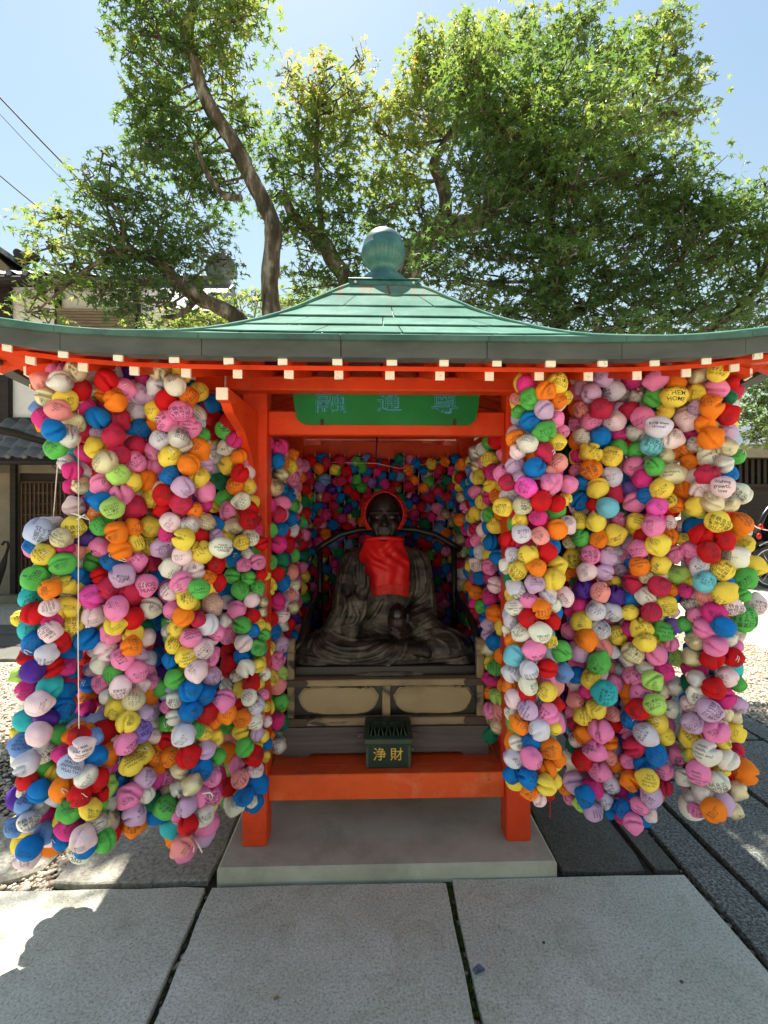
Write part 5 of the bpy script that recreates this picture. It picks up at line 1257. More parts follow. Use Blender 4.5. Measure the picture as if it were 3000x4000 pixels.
def crown(root, blobs, leaf, density, seed, trunk_pts, dark=0.0, twigs=True):
    """blobs: (px, py, rx px, ry px, distance, depth radius m, tint)"""
    rs = np.random.RandomState(seed); PP = []; DD = []; SS = []; TT = []
    br = MB()
    for (px, py, rx, ry, d, dr, tn) in blobs:
        c = at(px, py, d); ax, az = rx * d / F, ry * d / F
        ns = max(6, int(density * ax * az * 165))
        # sprays: flat, slightly drooping fans of leaves at twig ends
        q = rs.normal(0, 1, (ns, 3)); q /= np.linalg.norm(q, axis=1, keepdims=True); q *= (rs.uniform(0, 1, (ns, 1)) ** .42)
        sp = np.array(c) + q * np.array([ax, dr, az])
        for i in range(ns):
            k = rs.randint(9, 17); sd = np.array([q[i, 0] * .5, q[i, 1] * .5, 1.0]) + rs.normal(0, .35, 3)
            r = rs.uniform(.4, 1, (k, 1)) ** .6 * rs.uniform(.13, .26)
            an = rs.uniform(0, 6.28, k)
            o = np.c_[np.cos(an), np.sin(an), np.zeros(k)] * r; o[:, 2] = -.9 * r[:, 0] ** 2 * 2 + rs.normal(0, .02, k) - (o[:, :2] * sd[:2]).sum(1) * .6
            PP.append(sp[i] + o); DD.append(np.repeat(sd[None], k, 0)); SS.append(leaf * .87 * rs.uniform(.68, 1.2, k))
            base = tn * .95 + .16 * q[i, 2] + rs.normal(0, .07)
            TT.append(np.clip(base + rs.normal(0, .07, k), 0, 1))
        if trunk_pts:
            near = min(trunk_pts, key=lambda p: (Vector(p) - c).length + .5 * max(0, p[2] - c.z))
            mid = (Vector(near) + c) / 2 + Vector((rs.normal(0, .1), rs.normal(0, .1), -.06))
            L = (Vector(near) - c).length; r0 = min(.03, .012 + .008 * L)
            br.tube([near, mid, c], [r0, r0 * .7, r0 * .45], 6)
            for i in range(min(ns, int(10 + 14 * ax * az))):
                t_ = Vector(sp[rs.randint(ns)]); m_ = (t_ + c) / 2 + Vector((rs.normal(0, .06), rs.normal(0, .06), rs.normal(-.02, .05)))
                br.tube([c + Vector((rs.normal(0, .05), rs.normal(0, .05), rs.normal(0, .05))), m_, t_], [.011, .007, .003], 4)
    P = np.concatenate(PP); D = np.concatenate(DD); S_ = np.concatenate(SS); T_ = np.concatenate(TT)
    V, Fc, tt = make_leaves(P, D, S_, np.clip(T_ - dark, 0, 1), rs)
    cr = link('crown', raw_mesh('crown', V, Fc, tt, smooth=False), root, [M['leaf']]); cr['kind'] = 'stuff'
    if br.v: br.build('branch', M['bark'], root)
    print('leaves', len(P)); return len(P)
def trunk(root, pts, rpx, name='trunk'):
    P = [at(x, y, d) if len((x, y, d)) == 3 else None for x, y, d in pts]
    rs = [r * p.y / F for r, p in zip(rpx, P)]
    # refine with bumps
    Q = []; RR = []
    for i in range(len(P) - 1):
        for k in range(5):
            f = k / 5; a = P[max(i - 1, 0)]; b = P[i]; c = P[i + 1]; e = P[min(i + 2, len(P) - 1)]
            q = .5 * ((2 * b) + (c - a) * f + (2 * a - 5 * b + 4 * c - e) * f * f + (3 * b - a - 3 * c + e) * f ** 3)
            Q.append(q + Vector((noise.noise(q * 5), 0, 0)) * rs[i] * .12); RR.append((rs[i] * (1 - f) + rs[i + 1] * f) * (1 + .13 * noise.noise(q * 7)))
    Q.append(P[-1]); RR.append(rs[-1])
    mb = MB(); mb.tube(Q, RR, 12); mb.build(name, M['bark'], root)
    return Q
# left maple with the tall leaning trunk
d = 6.2
t1 = empty('maple_tree', (at(1066, 2000, d).x, d, 0)); tag(t1, 'tall maple with one leaning bare trunk rising left of the shrine roof', 'tree', 'maple trees behind the shrine')
b0 = at(1066, 1250, d)
Q = trunk(t1, [(1075, 2500, d), (1066, 1500, d), (1062, 1248, d), (1053, 1085, d), (1070, 910, d), (1040, 814, d), (976, 687, d), (913, 560, d), (841, 452, d), (787, 344, d), (755, 208, d), (735, 110, d), (760, 0, d), (775, -160, d)], [52, 42, 37, 33, 33, 32, 30, 30, 28, 26, 24, 23, 17, 13])
Q += trunk(t1, [(735, 115, d), (690, 80, d), (650, 20, d), (600, -100, d)], [20, 17, 13, 10], 'limb')
Q2 = trunk(t1, [(1010, 1420, 5.9), (949, 1266, 5.7), (868, 1202, 5.6), (768, 1166, 5.5), (700, 1110, 5.5), (651, 1040, 5.4), (600, 960, 5.3)], [38, 30, 27, 22, 20, 18, 12], 'limb')
trunk(t1, [(768, 1166, 5.5), (735, 1205, 5.3), (690, 1235, 5.2), (630, 1238, 5.1)], [11, 10, 9, 6], 'limb'); trunk(t1, [(940, 770, d), (900, 772, 6.1), (860, 750, 6.0), (800, 660, 5.9), (760, 560, 5.9)], [13, 12, 11, 9, 6], 'limb')
TP = [tuple(q) for q in Q]
b1 = [(590, 110, 150, 110, 6.0, .5, .22), (560, 10, 140, 90, 6.0, .5, .25), (720, -60, 260, 130, 6.2, .6, .3), (900, 90, 150, 110, 6.1, .5, .42), (960, 10, 120, 90, 6.1, .4, .5), (860, 170, 110, 70, 6.1, .4, .5), (700, 180, 130, 60, 6.2, .4, .25), (520, 190, 70, 50, 6.0, .3, .3),
      (600, 330, 130, 90, 6.3, .5, .33), (560, 430, 90, 90, 6.3, .4, .35), (680, 430, 130, 120, 6.4, .5, .25), (640, 560, 150, 120, 6.4, .6, .16), (780, 600, 140, 140, 6.5, .6, .14), (560, 590, 90, 80, 6.2, .4, .25), (880, 720, 120, 100, 6.5, .5, .16), (740, 740, 160, 100, 6.4, .6, .12), (920, 400, 70, 90, 6.4, .3, .4), (960, 500, 80, 90, 6.4, .4, .35), (860, 300, 50, 50, 6.3, .3, .45)]
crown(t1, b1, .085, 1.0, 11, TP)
# low left limbs, nearer
t2 = empty('maple_tree', (at(1000, 2000, 5.6).x, 5.6, 0)); tag(t2, 'low spreading maple reaching left over the roof edge towards the white house', 'tree', 'maple trees behind the shrine')
Q3 = trunk(t2, [(1020, 2500, 5.6), (1005, 1500, 5.6), (930, 1262, 5.5), (840, 1195, 5.4), (720, 1120, 5.3), (600, 1020, 5.2), (480, 960, 5.1)], [45, 36, 28, 26, 22, 16, 9])
TP2 = [tuple(q) for q in Q3]
b2 = [(330, 700, 70, 50, 5.2, .3, .34), (430, 650, 50, 60, 5.2, .25, .35), (420, 760, 130, 90, 5.2, .45, .3), (560, 780, 130, 90, 5.3, .45, .22), (230, 850, 110, 60, 5.1, .4, .5), (330, 910, 130, 80, 5.1, .4, .45), (470, 880, 150, 110, 5.2, .5, .2), (620, 880, 150, 110, 5.3, .5, .18), (200, 960, 80, 50, 5.0, .3, .42), (290, 1030, 140, 70, 5.0, .4, .42), (430, 1000, 150, 90, 5.1, .5, .15),
      (560, 1010, 160, 90, 5.2, .5, .12), (700, 990, 140, 110, 5.4, .5, .14), (250, 1110, 120, 55, 5.0, .4, .32), (400, 1130, 160, 60, 5.0, .4, .15), (560, 1120, 150, 70, 5.1, .4, .1), (160, 1150, 70, 45, 4.9, .3, .38), (150, 1210, 60, 25, 4.9, .3, .42), (700, 1110, 100, 80, 5.3, .4, .12), (480, 1185, 100, 35, 5.0, .3, .15), (800, 900, 90, 110, 5.8, .4, .2), (640, 1200, 90, 40, 5.2, .3, .2), (850, 1010, 80, 80, 5.6, .4, .22)]
crown(t2, b2, .068, 1.15, 12, TP2)
# sunny shrub behind the left roof slope
sh = empty('garden_shrub', (at(800, 2000, 7.5).x, 7.5, 0)); tag(sh, 'bright sunlit shrub just above the left roof slope below the maple', 'shrub')
crown(sh, [(700, 1270, 140, 60, 7.6, .5, .55), (820, 1250, 130, 70, 7.6, .5, .58), (930, 1220, 110, 80, 7.8, .5, .5), (620, 1285, 90, 30, 7.6, .5, .5), (1010, 1160, 60, 70, 8, .4, .5)], .08, 1.0, 21, [(at(800, 2000, 7.5).x, 7.5, 0.2), (at(800, 2000, 7.5).x, 7.5, 3.0)])
# middle maple
t3 = empty('maple_tree', (at(1400, 2000, 6.6).x, 6.6, 0)); tag(t3, 'slender maple directly behind the green finial, with pale yellowish upper leaves', 'tree', 'maple trees behind the shrine')
d = 6.6
Q4 = trunk(t3, [(1490, 2400, d), (1440, 1500, d), (1356, 1112, d), (1302, 1022, d), (1257, 940, d), (1148, 841, d), (1110, 760, d)], [50, 42, 33, 31, 28, 20, 12])
TP3 = [tuple(q) for q in Q4] + [tuple(at(1230, 600, d)), tuple(at(1240, 420, d))]
trunk(t3, [(1257, 940, d), (1245, 760, d), (1235, 600, d), (1240, 430, d), (1200, 300, d)], [14, 12, 10, 7, 4], 'limb')
b3 = [(1130, 290, 40, 60, 6.6, .3, .58), (1250, 330, 110, 60, 6.6, .4, .6), (1370, 350, 90, 60, 6.6, .4, .56), (1280, 240, 30, 50, 6.6, .2, .66), (1400, 230, 40, 50, 6.6, .2, .64), (1180, 400, 70, 60, 6.6, .3, .58), (1290, 420, 110, 70, 6.6, .4, .55), (1400, 430, 70, 60, 6.6, .3, .52), (1120, 540, 110, 80, 6.7, .4, .35), (1240, 540, 130, 90, 6.7, .5, .42), (1360, 560, 80, 90, 6.7, .4, .48), (1060, 640, 70, 80, 6.8, .4, .3),
      (1180, 680, 130, 90, 6.7, .5, .32), (1320, 700, 120, 100, 6.7, .5, .35), (1090, 760, 80, 60, 6.8, .3, .3), (1200, 820, 140, 80, 6.6, .5, .26), (1340, 840, 130, 90, 6.6, .5, .2), (1130, 900, 60, 60, 6.7, .3, .3), (1220, 960, 80, 80, 6.6, .4, .25), (1350, 980, 80, 80, 6.5, .4, .16), (1190, 1050, 80, 60, 6.6, .4, .35), (1170, 1130, 100, 60, 6.8, .4, .42), (1290, 1090, 70, 60, 6.7, .4, .28), (1400, 1060, 50, 60, 6.5, .3, .2)]
crown(t3, b3, .082, 1.1, 13, TP3)
# big right maple
d = 7.0
t4 = empty('maple_tree', (at(1640, 2000, d).x, d, 0)); tag(t4, 'largest maple, its gnarled trunk behind the right roof slope and its crown topping the picture', 'tree', 'maple trees behind the shrine')
Q5 = trunk(t4, [(1560, 2400, d), (1560, 1500, d), (1590, 1090, d), (1680, 920, d), (1790, 880, d), (1890, 850, d), (1960, 760, d), (2080, 640, d)], [80, 70, 54, 40, 36, 34, 22, 13])
trunk(t4, [(1730, 900, d), (1740, 790, d), (1726, 705, 6.9), (1695, 640, 6.8), (1744, 545, 6.8), (1790, 470, 6.8), (1845, 400, 6.8)], [32, 25, 27, 19, 14, 10, 7], 'limb')
trunk(t4, [(1890, 850, d), (2000, 620, 7.1), (2060, 430, 7.1), (2050, 280, 7.1)], [22, 17, 12, 8], 'limb')
trunk(t4, [(2080, 640, d), (2300, 560, 7.1), (2470, 520, 7.1), (2560, 488, 7.1), (2600, 440, 7.1), (2670, 455, 7.1)], [18, 15, 13, 11, 9, 5], 'limb')
TP4 = [tuple(q) for q in Q5] + [tuple(at(*p)) for p in ((1726, 705, 6.9), (1744, 545, 6.8), (1845, 400, 6.8), (2000, 620, 7.1), (2060, 430, 7.1), (2050, 280, 7.1), (2300, 560, 7.1), (2470, 520, 7.1))]
b4 = [(1650, 160, 70, 60, 6.8, 0.4, 0.5), (1720, 250, 130, 100, 6.8, 0.5, 0.52), (1640, 300, 80, 80, 6.8, 0.4, 0.5), (1850, 150, 120, 70, 6.9, 0.5, 0.5), (1960, 200, 150, 110, 7, 0.6, 0.42), (2060, 110, 100, 60, 7, 0.4, 0.4), (2160, 130, 120, 80, 7, 0.5, 0.38), (2270, 70, 90, 60, 7, 0.4, 0.4), (2300, 200, 170, 110, 7.1, 0.6, 0.3), (2440, 200, 120, 90, 7.1, 0.5, 0.4), (2560, 110, 90, 80, 7.1, 0.4, 0.38), (2620, 60, 60, 70, 7.1, 0.3, 0.36),
      (2640, 200, 80, 70, 7.1, 0.4, 0.45), (2540, 300, 140, 90, 7.1, 0.5, 0.5), (2680, 330, 90, 70, 7.1, 0.4, 0.52), (2720, 430, 80, 60, 7.1, 0.4, 0.5), (2600, 440, 110, 70, 7.1, 0.4, 0.4), (1560, 400, 90, 90, 6.8, 0.4, 0.6), (1680, 420, 140, 110, 6.8, 0.5, 0.55), (1500, 530, 90, 110, 6.8, 0.4, 0.6), (1600, 560, 110, 110, 6.8, 0.5, 0.58), (1830, 350, 150, 110, 5.7, 0.75, 0.4), (2000, 360, 180, 120, 5.7, 0.75, 0.22), (2180, 330, 180, 120, 5.7, 0.75, 0.2),
      (2380, 380, 160, 110, 5.7, 0.75, 0.32), (1800, 500, 130, 110, 6.9, 0.5, 0.35), (1960, 500, 160, 110, 5.7, 0.75, 0.3), (2150, 480, 180, 120, 5.7, 0.75, 0.3), (2340, 520, 160, 110, 5.7, 0.75, 0.25), (2470, 480, 100, 80, 7, 0.4, 0.35), (1480, 680, 80, 90, 6.8, 0.4, 0.5), (1590, 690, 90, 90, 6.7, 0.4, 0.5), (1540, 800, 90, 80, 6.8, 0.4, 0.35), (1460, 830, 60, 70, 6.8, 0.3, 0.25), (1830, 640, 120, 90, 5.7, 0.75, 0.2), (2000, 640, 150, 90, 5.7, 0.75, 0.2), (1640, 830, 90, 60, 6.7, 0.4, 0.25)]
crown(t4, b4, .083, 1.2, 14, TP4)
# right, nearer dark maple over the right roof slope
d = 5.2
t5 = empty('maple_tree', (at(2230, 2000, 5.6).x, 5.6, 0)); tag(t5, 'dark green maple spreading low over the right roof slope to the right edge', 'tree', 'maple trees behind the shrine')
Q6 = trunk(t5, [(2200, 2400, 5.6), (2190, 1500, 5.6), (2175, 1100, 5.5), (2165, 1000, 5.5), (2150, 860, 5.5), (2170, 720, 5.4)], [38, 34, 26, 22, 18, 12])
trunk(t5, [(2185, 1250, 5.5), (2400, 1150, 5.4), (2570, 1080, 5.2), (2680, 990, 5.1), (2720, 900, 5.1)], [24, 18, 14, 10, 6], 'limb'); trunk(t5, [(2700, 1320, 5.4), (2850, 1230, 5.3), (2960, 1120, 5.2), (3010, 950, 5.2)], [16, 14, 12, 8], 'limb')
trunk(t5, [(2160, 960, 5.5), (2220, 860, 5.4), (2230, 730, 5.3), (2300, 600, 5.3)], [12, 10, 8, 5], 'limb')
TP5 = [tuple(q) for q in Q6] + [tuple(at(*p)) for p in ((2570, 1080, 5.2), (2680, 990, 5.1), (2850, 1230, 5.3), (2960, 1120, 5.2), (2230, 730, 5.3), (2400, 1150, 5.4))]
b5 = [(1960, 470, 90, 40, 5.6, .3, .42), (2060, 440, 90, 50, 5.6, .3, .45), (1900, 560, 80, 60, 5.5, .35, .32), (2040, 560, 150, 90, 5.3, .8, .38), (1890, 680, 120, 90, 5.4, .45, .14), (2020, 730, 160, 110, 5.5, .5, .12), (2200, 620, 170, 120, 5.3, .8, .36), (2350, 500, 120, 80, 5.6, .4, .4), (2250, 760, 160, 110, 5.3, .8, .28), (2400, 680, 110, 90, 5.6, .45, .3), (1900, 820, 150, 80, 5.3, .45, .1), (2060, 870, 160, 100, 5.4, .5, .1), (2230, 900, 130, 90, 5.5, .45, .1),
      (1720, 960, 120, 60, 5.4, .4, .12), (1860, 960, 130, 70, 5.3, .4, .1), (2020, 1000, 140, 80, 5.3, .4, .1), (1680, 1060, 90, 60, 5.3, .4, .14), (1800, 1090, 130, 60, 5.2, .4, .14), (1950, 1100, 120, 60, 5.2, .4, .1), (2120, 1100, 150, 70, 5.0, .4, .14), (1820, 1180, 120, 50, 5.2, .3, .4), (1960, 1220, 140, 50, 5.0, .3, .12), (2100, 1210, 150, 60, 4.9, .4, .08), (2270, 1010, 150, 60, 4.9, .4, .22), (2200, 1000, 70, 40, 4.8, .3, .4), (2350, 1080, 150, 80, 5.0, .4, .08), (2280, 1200, 170, 70, 5.0, .4, .06),
      (2450, 620, 90, 50, 5.2, .3, .4), (2520, 700, 120, 80, 5.2, .4, .36), (2620, 640, 90, 60, 5.1, .3, .4), (2690, 640, 60, 45, 5.1, .25, .42), (2560, 830, 160, 110, 5.2, .5, .18), (2690, 780, 130, 90, 5.1, .4, .25), (2470, 930, 150, 90, 5.2, .5, .1), (2620, 960, 160, 100, 5.1, .5, .1), (2480, 1080, 150, 80, 5.1, .5, .06), (2640, 1110, 160, 90, 5.1, .5, .08), (2480, 1210, 180, 70, 5.0, .4, .05), (2680, 1220, 180, 60, 5.1, .4, .06), (2420, 1280, 300, 35, 5.2, .4, .05), (2150, 1285, 200, 30, 5.2, .4, .05),
      (2800, 860, 110, 90, 5.1, .4, .25), (2920, 780, 110, 60, 5.1, .4, .3), (2990, 740, 60, 60, 5.1, .3, .34), (2790, 1000, 120, 90, 5.1, .4, .14), (2930, 920, 110, 100, 5.1, .4, .22), (2860, 1110, 130, 70, 5.2, .4, .16), (2990, 1060, 70, 100, 5.2, .4, .2), (2850, 1220, 130, 50, 5.3, .4, .14), (2970, 1180, 70, 60, 5.3, .3, .3), (3070, 880, 80, 160, 5.1, .4, .25), (1600, 960, 50, 50, 6.4, .3, .2), (2160, 960, 120, 110, 5.1, .3, .16), (2170, 1120, 110, 90, 4.9, .3, .12), (1720, 880, 90, 60, 6.0, .3, .2), (2320, 860, 130, 90, 5.2, .4, .16), (1840, 300, 110, 110, 5.5, .5, .36), (1900, 430, 120, 90, 5.4, .5, .34), (1800, 200, 80, 70, 5.6, .4, .42), (2330, 1300, 130, 40, 4.6, .6, .1), (2560, 1300, 150, 45, 4.6, .7, .1), (2790, 1280, 150, 50, 4.7, .7, .1), (2980, 1260, 120, 60, 4.8, .7, .12), (2200, 640, 170, 110, 5.3, .9, .34), (2420, 700, 140, 100, 5.4, .9, .3), (2620, 820, 160, 110, 5.3, .9, .2), (2830, 930, 140, 100, 5.3, .9, .2)]  # some of these blobs added to throw shade on the right-hand paving
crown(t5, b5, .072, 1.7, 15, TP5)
# foliage seen under the right eave
t6 = empty('maple_tree', (at(2990, 2000, 8.0).x, 8.0, 0)); tag(t6, 'maple foliage hanging in front of the dark building under the right eave', 'tree', 'maple trees behind the shrine')
trunk(t6, [(3120, 2350, 8), (3100, 2000, 8), (3080, 1600, 8), (3060, 1300, 8)], [22, 20, 17, 12])
crown(t6, [(2960, 1500, 110, 50, 7.6, .4, .14), (2980, 1570, 110, 50, 7.8, .4, .14), (2920, 1620, 60, 40, 7.8, .3, .2), (2985, 1650, 70, 45, 7.8, .4, .3), (2960, 1715, 80, 30, 7.8, .4, .34), (3080, 1560, 80, 120, 8, .5, .2), (2890, 1480, 50, 30, 7.6, .3, .15)], .085, 1.5, 16, [tuple(at(3070, 1500, 8)), tuple(at(3080, 1650, 8))])

# ------------------------------------------------------------------ power cables
M['cable'] = nmat('black_cable', [(.3, srgb(34, 34, 36)), (.7, srgb(52, 52, 54))], 10, 3, .6)
for lab, w_, a, b_ in (('thickest of three power cables crossing the upper left sky', .016, (-300, 60, 9), (700, 1080, 13)), ('thinnest of three power cables, between the other two in the upper left sky', .007, (-300, 120, 9), (600, 1050, 13)), ('lowest of three power cables, dipping towards the white house at left', .012, (-300, 420, 9), (420, 1010, 12))):
    A, B = at(*a), at(*b_)
    # make the cable pass through the seen points
    mb = MB(); mb.tube([A.lerp(B, i / 16) - Vector((0, 0, .12 * math.sin(math.pi * i / 16))) for i in range(17)], w_, 6)
    o = mb.build('power_cable', M['cable']); tag(o, lab, 'power cable')
# ------------------------------------------------------------------ houses behind
M['plaster'] = nmat('white_plaster', [(.3, srgb(206, 208, 208)), (.7, srgb(222, 224, 224))], 3, 6, .9, dirt=srgb(176, 178, 176), dirt_scale=1.2, dirt_lo=.55, dirt_hi=.8)
M['mud_wall'] = nmat('grey_beige_wall', [(.3, srgb(120, 112, 96)), (.7, srgb(140, 132, 114))], 4, 6, .9)
M['tile'] = nmat('grey_roof_tile', [(.3, srgb(70, 72, 76)), (.55, srgb(104, 106, 110)), (.8, srgb(140, 140, 142))], 3, 8, .45, dirt=srgb(86, 84, 76), dirt_scale=5)
M['blind'] = nmat('reed_blind', [(.35, srgb(92, 84, 72)), (.65, srgb(134, 124, 106))], 3, 6, .9, stretch=(1.5, 1, 60))
M['timber'] = nmat('black_stained_timber', [(.3, srgb(26, 22, 20)), (.7, srgb(46, 40, 36))], 3, 6, .7, stretch=(1, 1, 6))
M['timber_brown'] = nmat('brown_timber', [(.3, srgb(70, 48, 34)), (.7, srgb(98, 70, 50))], 3, 6, .7, stretch=(1, 1, 6))
def span(name, m, root, x0, x1, y0, y1, z0, z1, b=.004):
    mb = MB(); mb.span(x0, x1, y0, y1, z0, z1, b); return mb.build(name, M[m], root)
def tile_mesh(w_, l, name='roof_tile'):
    mb = MB()
    def fn(u, v):
        x = (u - .06) * w_ * 1.08
        z = .030 * math.sin(u * math.pi * 2 * .98 + .4) + .012
        return (x, (v - .5) * l, z + .012 * (1 - v))
    mb.grid(fn, 10, 1); n = 11
    mb.grid(lambda u, v: tuple(Vector(fn(u, 0)) - Vector((0, 0, .018 * v))), 10, 1)
    me = mb.mesh(name, fix=False); me.materials.append(M['tile']); return me
def tile_field(root, roof, x0, x1, y_e, z_e, y_r, z_r, w_=.27, l=.25, cap=True):
    me = tile_mesh(w_, l * 1.15); L = math.hypot(y_r - y_e, z_r - z_e); a = math.atan2(z_r - z_e, abs(y_r - y_e)); s = 1 if y_r > y_e else -1
    rows = int(L / l); cols = int((x1 - x0) / w_)
    for r in range(rows):
        for c in range(cols):
            o = bpy.data.objects.new('roof_tile', me); C.objects.link(o); o.parent = roof; o.matrix_parent_inverse = Matrix.Translation(-world_loc(roof))
            f = (r + .5) * l / L
            o.location = (x0 + c * w_, y_e + (y_r - y_e) * f, z_e + (z_r - z_e) * f + .02)
            o.rotation_euler = (a if s > 0 else -a, 0, 0 if s > 0 else math.pi)
    if cap:
        cm = MB(); cm.lathe([(.0005, -.012), (.046, -.012), (.05, 0), (.05, .05)], (0, 0, 0), 14); cm.v = [(x, z, y) for x, y, z in cm.v]
        cme = cm.mesh('tile_end'); cme.materials.append(M['tile'])
        for c in range(cols):
            o = bpy.data.objects.new('tile_end', cme); C.objects.link(o); o.parent = roof; o.matrix_parent_inverse = Matrix.Translation(-world_loc(roof))
            o.location = (x0 + c * w_ + .02, y_e - .03 * s, z_e + .015)
HD = 9.0
def hx(px, d=HD): return at(px, 2000, d).x
def hz(py, d=HD): return at(1447, py, d).z
h1 = empty('townhouse', (-6.5, HD, 0)); tag(h1, 'white plastered townhouse with black timbers and tiled roofs at the left', 'house')
XL, XR = -12.0, hx(640)
span('wall', 'plaster', h1, XL, XR, HD + .06, HD + .3, 3.0, 5.75)
span('wall', 'mud_wall', h1, XL, hx(62), HD + .05, HD + .3, .0, 2.32); span('wall', 'mud_wall', h1, hx(58), XR, HD + .06, HD + .3, hz(1850), 2.95)
for a, b in ((-40, 42), (214, 234), (520, 545)): span('timber_post', 'timber', h1, hx(a), hx(b), HD - .02, HD + .055, 3.0, 5.72)
span('timber_post', 'timber', h1, hx(42), hx(64), HD - .03, HD + .04, 0, 2.9); span('timber_post', 'timber', h1, hx(376), hx(396), HD - .03, HD + .04, 0, 2.9)
fr = span('window_frame', 'timber', h1, hx(-10), hx(38), HD - .04, HD - .005, hz(1640), hz(1420)); 
span('sill', 'timber', h1, hx(10), hx(140), HD - .06, HD + .05, hz(1668), hz(1640)); span('jamb', 'timber', h1, hx(18), hx(40), HD - .05, HD + .05, hz(1640), hz(1440))
mb = MB(); mb.span(hx(236), hx(536), HD - .10, HD - .08, hz(1420), hz(1238)); bl = mb.build('reed_blind', M['blind'], h1)
for i in range(16):
    z = hz(1238) - i * .055; mb = MB(); mb.span(hx(236), hx(536), HD - .108, HD - .1005, z - .004, z + .004); mb.build('reed_strip', M['timber_brown'], bl)
span('rail', 'mud_wall', h1, hx(234), hx(540), HD - .12, HD + .05, hz(1238), hz(1228))
# dark entrance with lattice
span('entrance', 'timber', h1, hx(62), hx(378), HD + .10, HD + .16, 0, hz(1852))
lat = empty('lattice_door', (0, 0, 0)); lat.parent = h1; lat.matrix_parent_inverse = Matrix.Translation(-h1.location)
lat = span('lattice_door', 'timber', h1, hx(72), hx(290), HD + .05, HD + .075, .08, hz(1885))
for i in range(13):
    x = hx(80) + i * (hx(284) - hx(80)) / 12; mb = MB(); mb.span(x - .012, x + .012, HD + .02, HD + .048, .5, hz(1890)); mb.build('lattice_bar', M['timber_brown'], lat)
for i in range(9):
    z = .55 + i * .2; mb = MB(); mb.span(hx(78), hx(286), HD + .03, HD + .046, z - .01, z + .01); mb.build('lattice_bar', M['timber_brown'], lat)
span('doorstep', 'mud_wall', h1, hx(0), hx(400), HD - .25, HD + .0, -.03, .1)
pr = MB(); e0, r0 = (8.25, hz(1790, 8.25)), (HD + .02, hz(1640, HD + .02))
pr.prism([(e0[0], e0[1] - .05), (e0[0], e0[1]), (r0[0], r0[1]), (r0[0], r0[1] - .10)], 'x', -9.5, hx(560)); pent = pr.build('pent_roof', M['timber'], h1)
tile_field(h1, pent, -9.4, hx(555) - .1, e0[0], e0[1], r0[0], r0[1])
mb = MB(); mb.tube([(-9.4, 8.2, e0[1] - .09), (hx(555), 8.2, e0[1] - .09)], .045, 10); mb.build('gutter', M['timber'], h1)
mb = MB(); mb.tube([(at(205, 1790, 8.15)), at(206, 1822, 8.15), at(220, 1832, 8.15), at(232, 1822, 8.15), at(232, 1800, 8.15)], .008, 6); mb.build('gutter_hook', M['timber'], h1)
mb = MB(); mb.tube([at(-60, 1668, 7.3), at(60, 1692, 7.5), at(178, 1728, 7.8)], [.06, .06, .05], 8); mb.build('lower_gutter', M['timber'], h1)
ur = MB(); e1, r1 = (8.35, hz(1092, 8.35)), (11.2, hz(1092, 8.35) + 1.25)
ur.prism([(e1[0], e1[1] - .08), (e1[0], e1[1]), (r1[0], r1[1]), (14.0, e1[1]), (14.0, e1[1] - .08), (r1[0], r1[1] - .14)], 'x', -12.5, hx(400)); up = ur.build('upper_roof', M['timber'], h1)
tile_field(h1, up, -10.0, hx(396), e1[0], e1[1], r1[0], r1[1], .27, .26)
mb = MB(); mb.tube([(-10, 8.3, e1[1] - .1), (hx(396), 8.3, e1[1] - .1)], .05, 10); mb.build('gutter', M['timber'], h1)
# neighbouring gabled roof at far left
h2 = empty('gabled_house', (-9.5, 11.5, 0)); tag(h2, 'tiled gable with dark ridge ornament at the far left above the townhouse', 'house')
g = MB(); d2 = 11.5
pk = at(-60, 925, d2); ed = at(95, 1030, d2)
g.prism([(pk.x, pk.z), (ed.x, ed.z), (ed.x, ed.z - .12), (pk.x, pk.z - .14), (2 * pk.x - ed.x, ed.z - .12), (2 * pk.x - ed.x, ed.z)], 'y', 11.0, 15.0); g.build('roof', M['tile'], h2)
g = MB(); g.prism([(pk.x, pk.z - .16), (ed.x - .25, ed.z - .16), (ed.x - .25, 0), (2 * pk.x - ed.x, 0), (2 * pk.x - ed.x, ed.z - .16)], 'y', 11.35, 14.5); g.build('wall', M['mud_wall'], h2)
o_ = at(92, 1010, 10.95); g = MB(); g.ellipsoid(o_, (.22, .10, .14)); g.ellipsoid(o_ + Vector((.2, 0, .03)), (.16, .1, .13)); g.ellipsoid(o_ + Vector((-.12, 0, .12)), (.1, .08, .1)); g.build('ridge_ornament', M['timber'], h2)
# hall behind the trees
h3 = empty('temple_hall', (-2.0, 15.0, 0)); tag(h3, 'tiled temple hall behind the maples, its rounded ridge end showing left of the trunk', 'building')
d3 = 14.0
a = at(835, 1060, d3); b = at(1260, 1190, d3)
g = MB(); g.prism([(12.4, a.z - 1.9), (12.4, a.z - 1.8), (14.6, a.z - .1), (17.0, a.z - 1.8), (17.0, a.z - 1.9)], 'x', a.x - 5.5, a.x + .4); rf = g.build('roof', M['tile'], h3)
g = MB(); g.tube([(a.x - 5.4, 14.6, a.z - .02), (a.x + .3, 14.6, a.z - .02)], .2, 10); g.build('ridge', M['tile'], rf)
pts = [(at(868, 1060, d3).x + .42 * math.cos(rad(t)), at(868, 1062, d3).z + .48 * math.sin(rad(t))) for t in range(-20, 201, 20)]
g = MB(); g.prism(pts, 'y', 13.8, 14.1); e_ = g.build('ridge_end', M['tile'], h3)
for t in range(0, 181, 30):
    q = MB(); q.ellipsoid((at(868, 1060, d3).x + .34 * math.cos(rad(t)), 13.79, at(868, 1062, d3).z + .40 * math.sin(rad(t))), (.05, .03, .05), 10, 6); q.build('boss', M['tile'], e_)
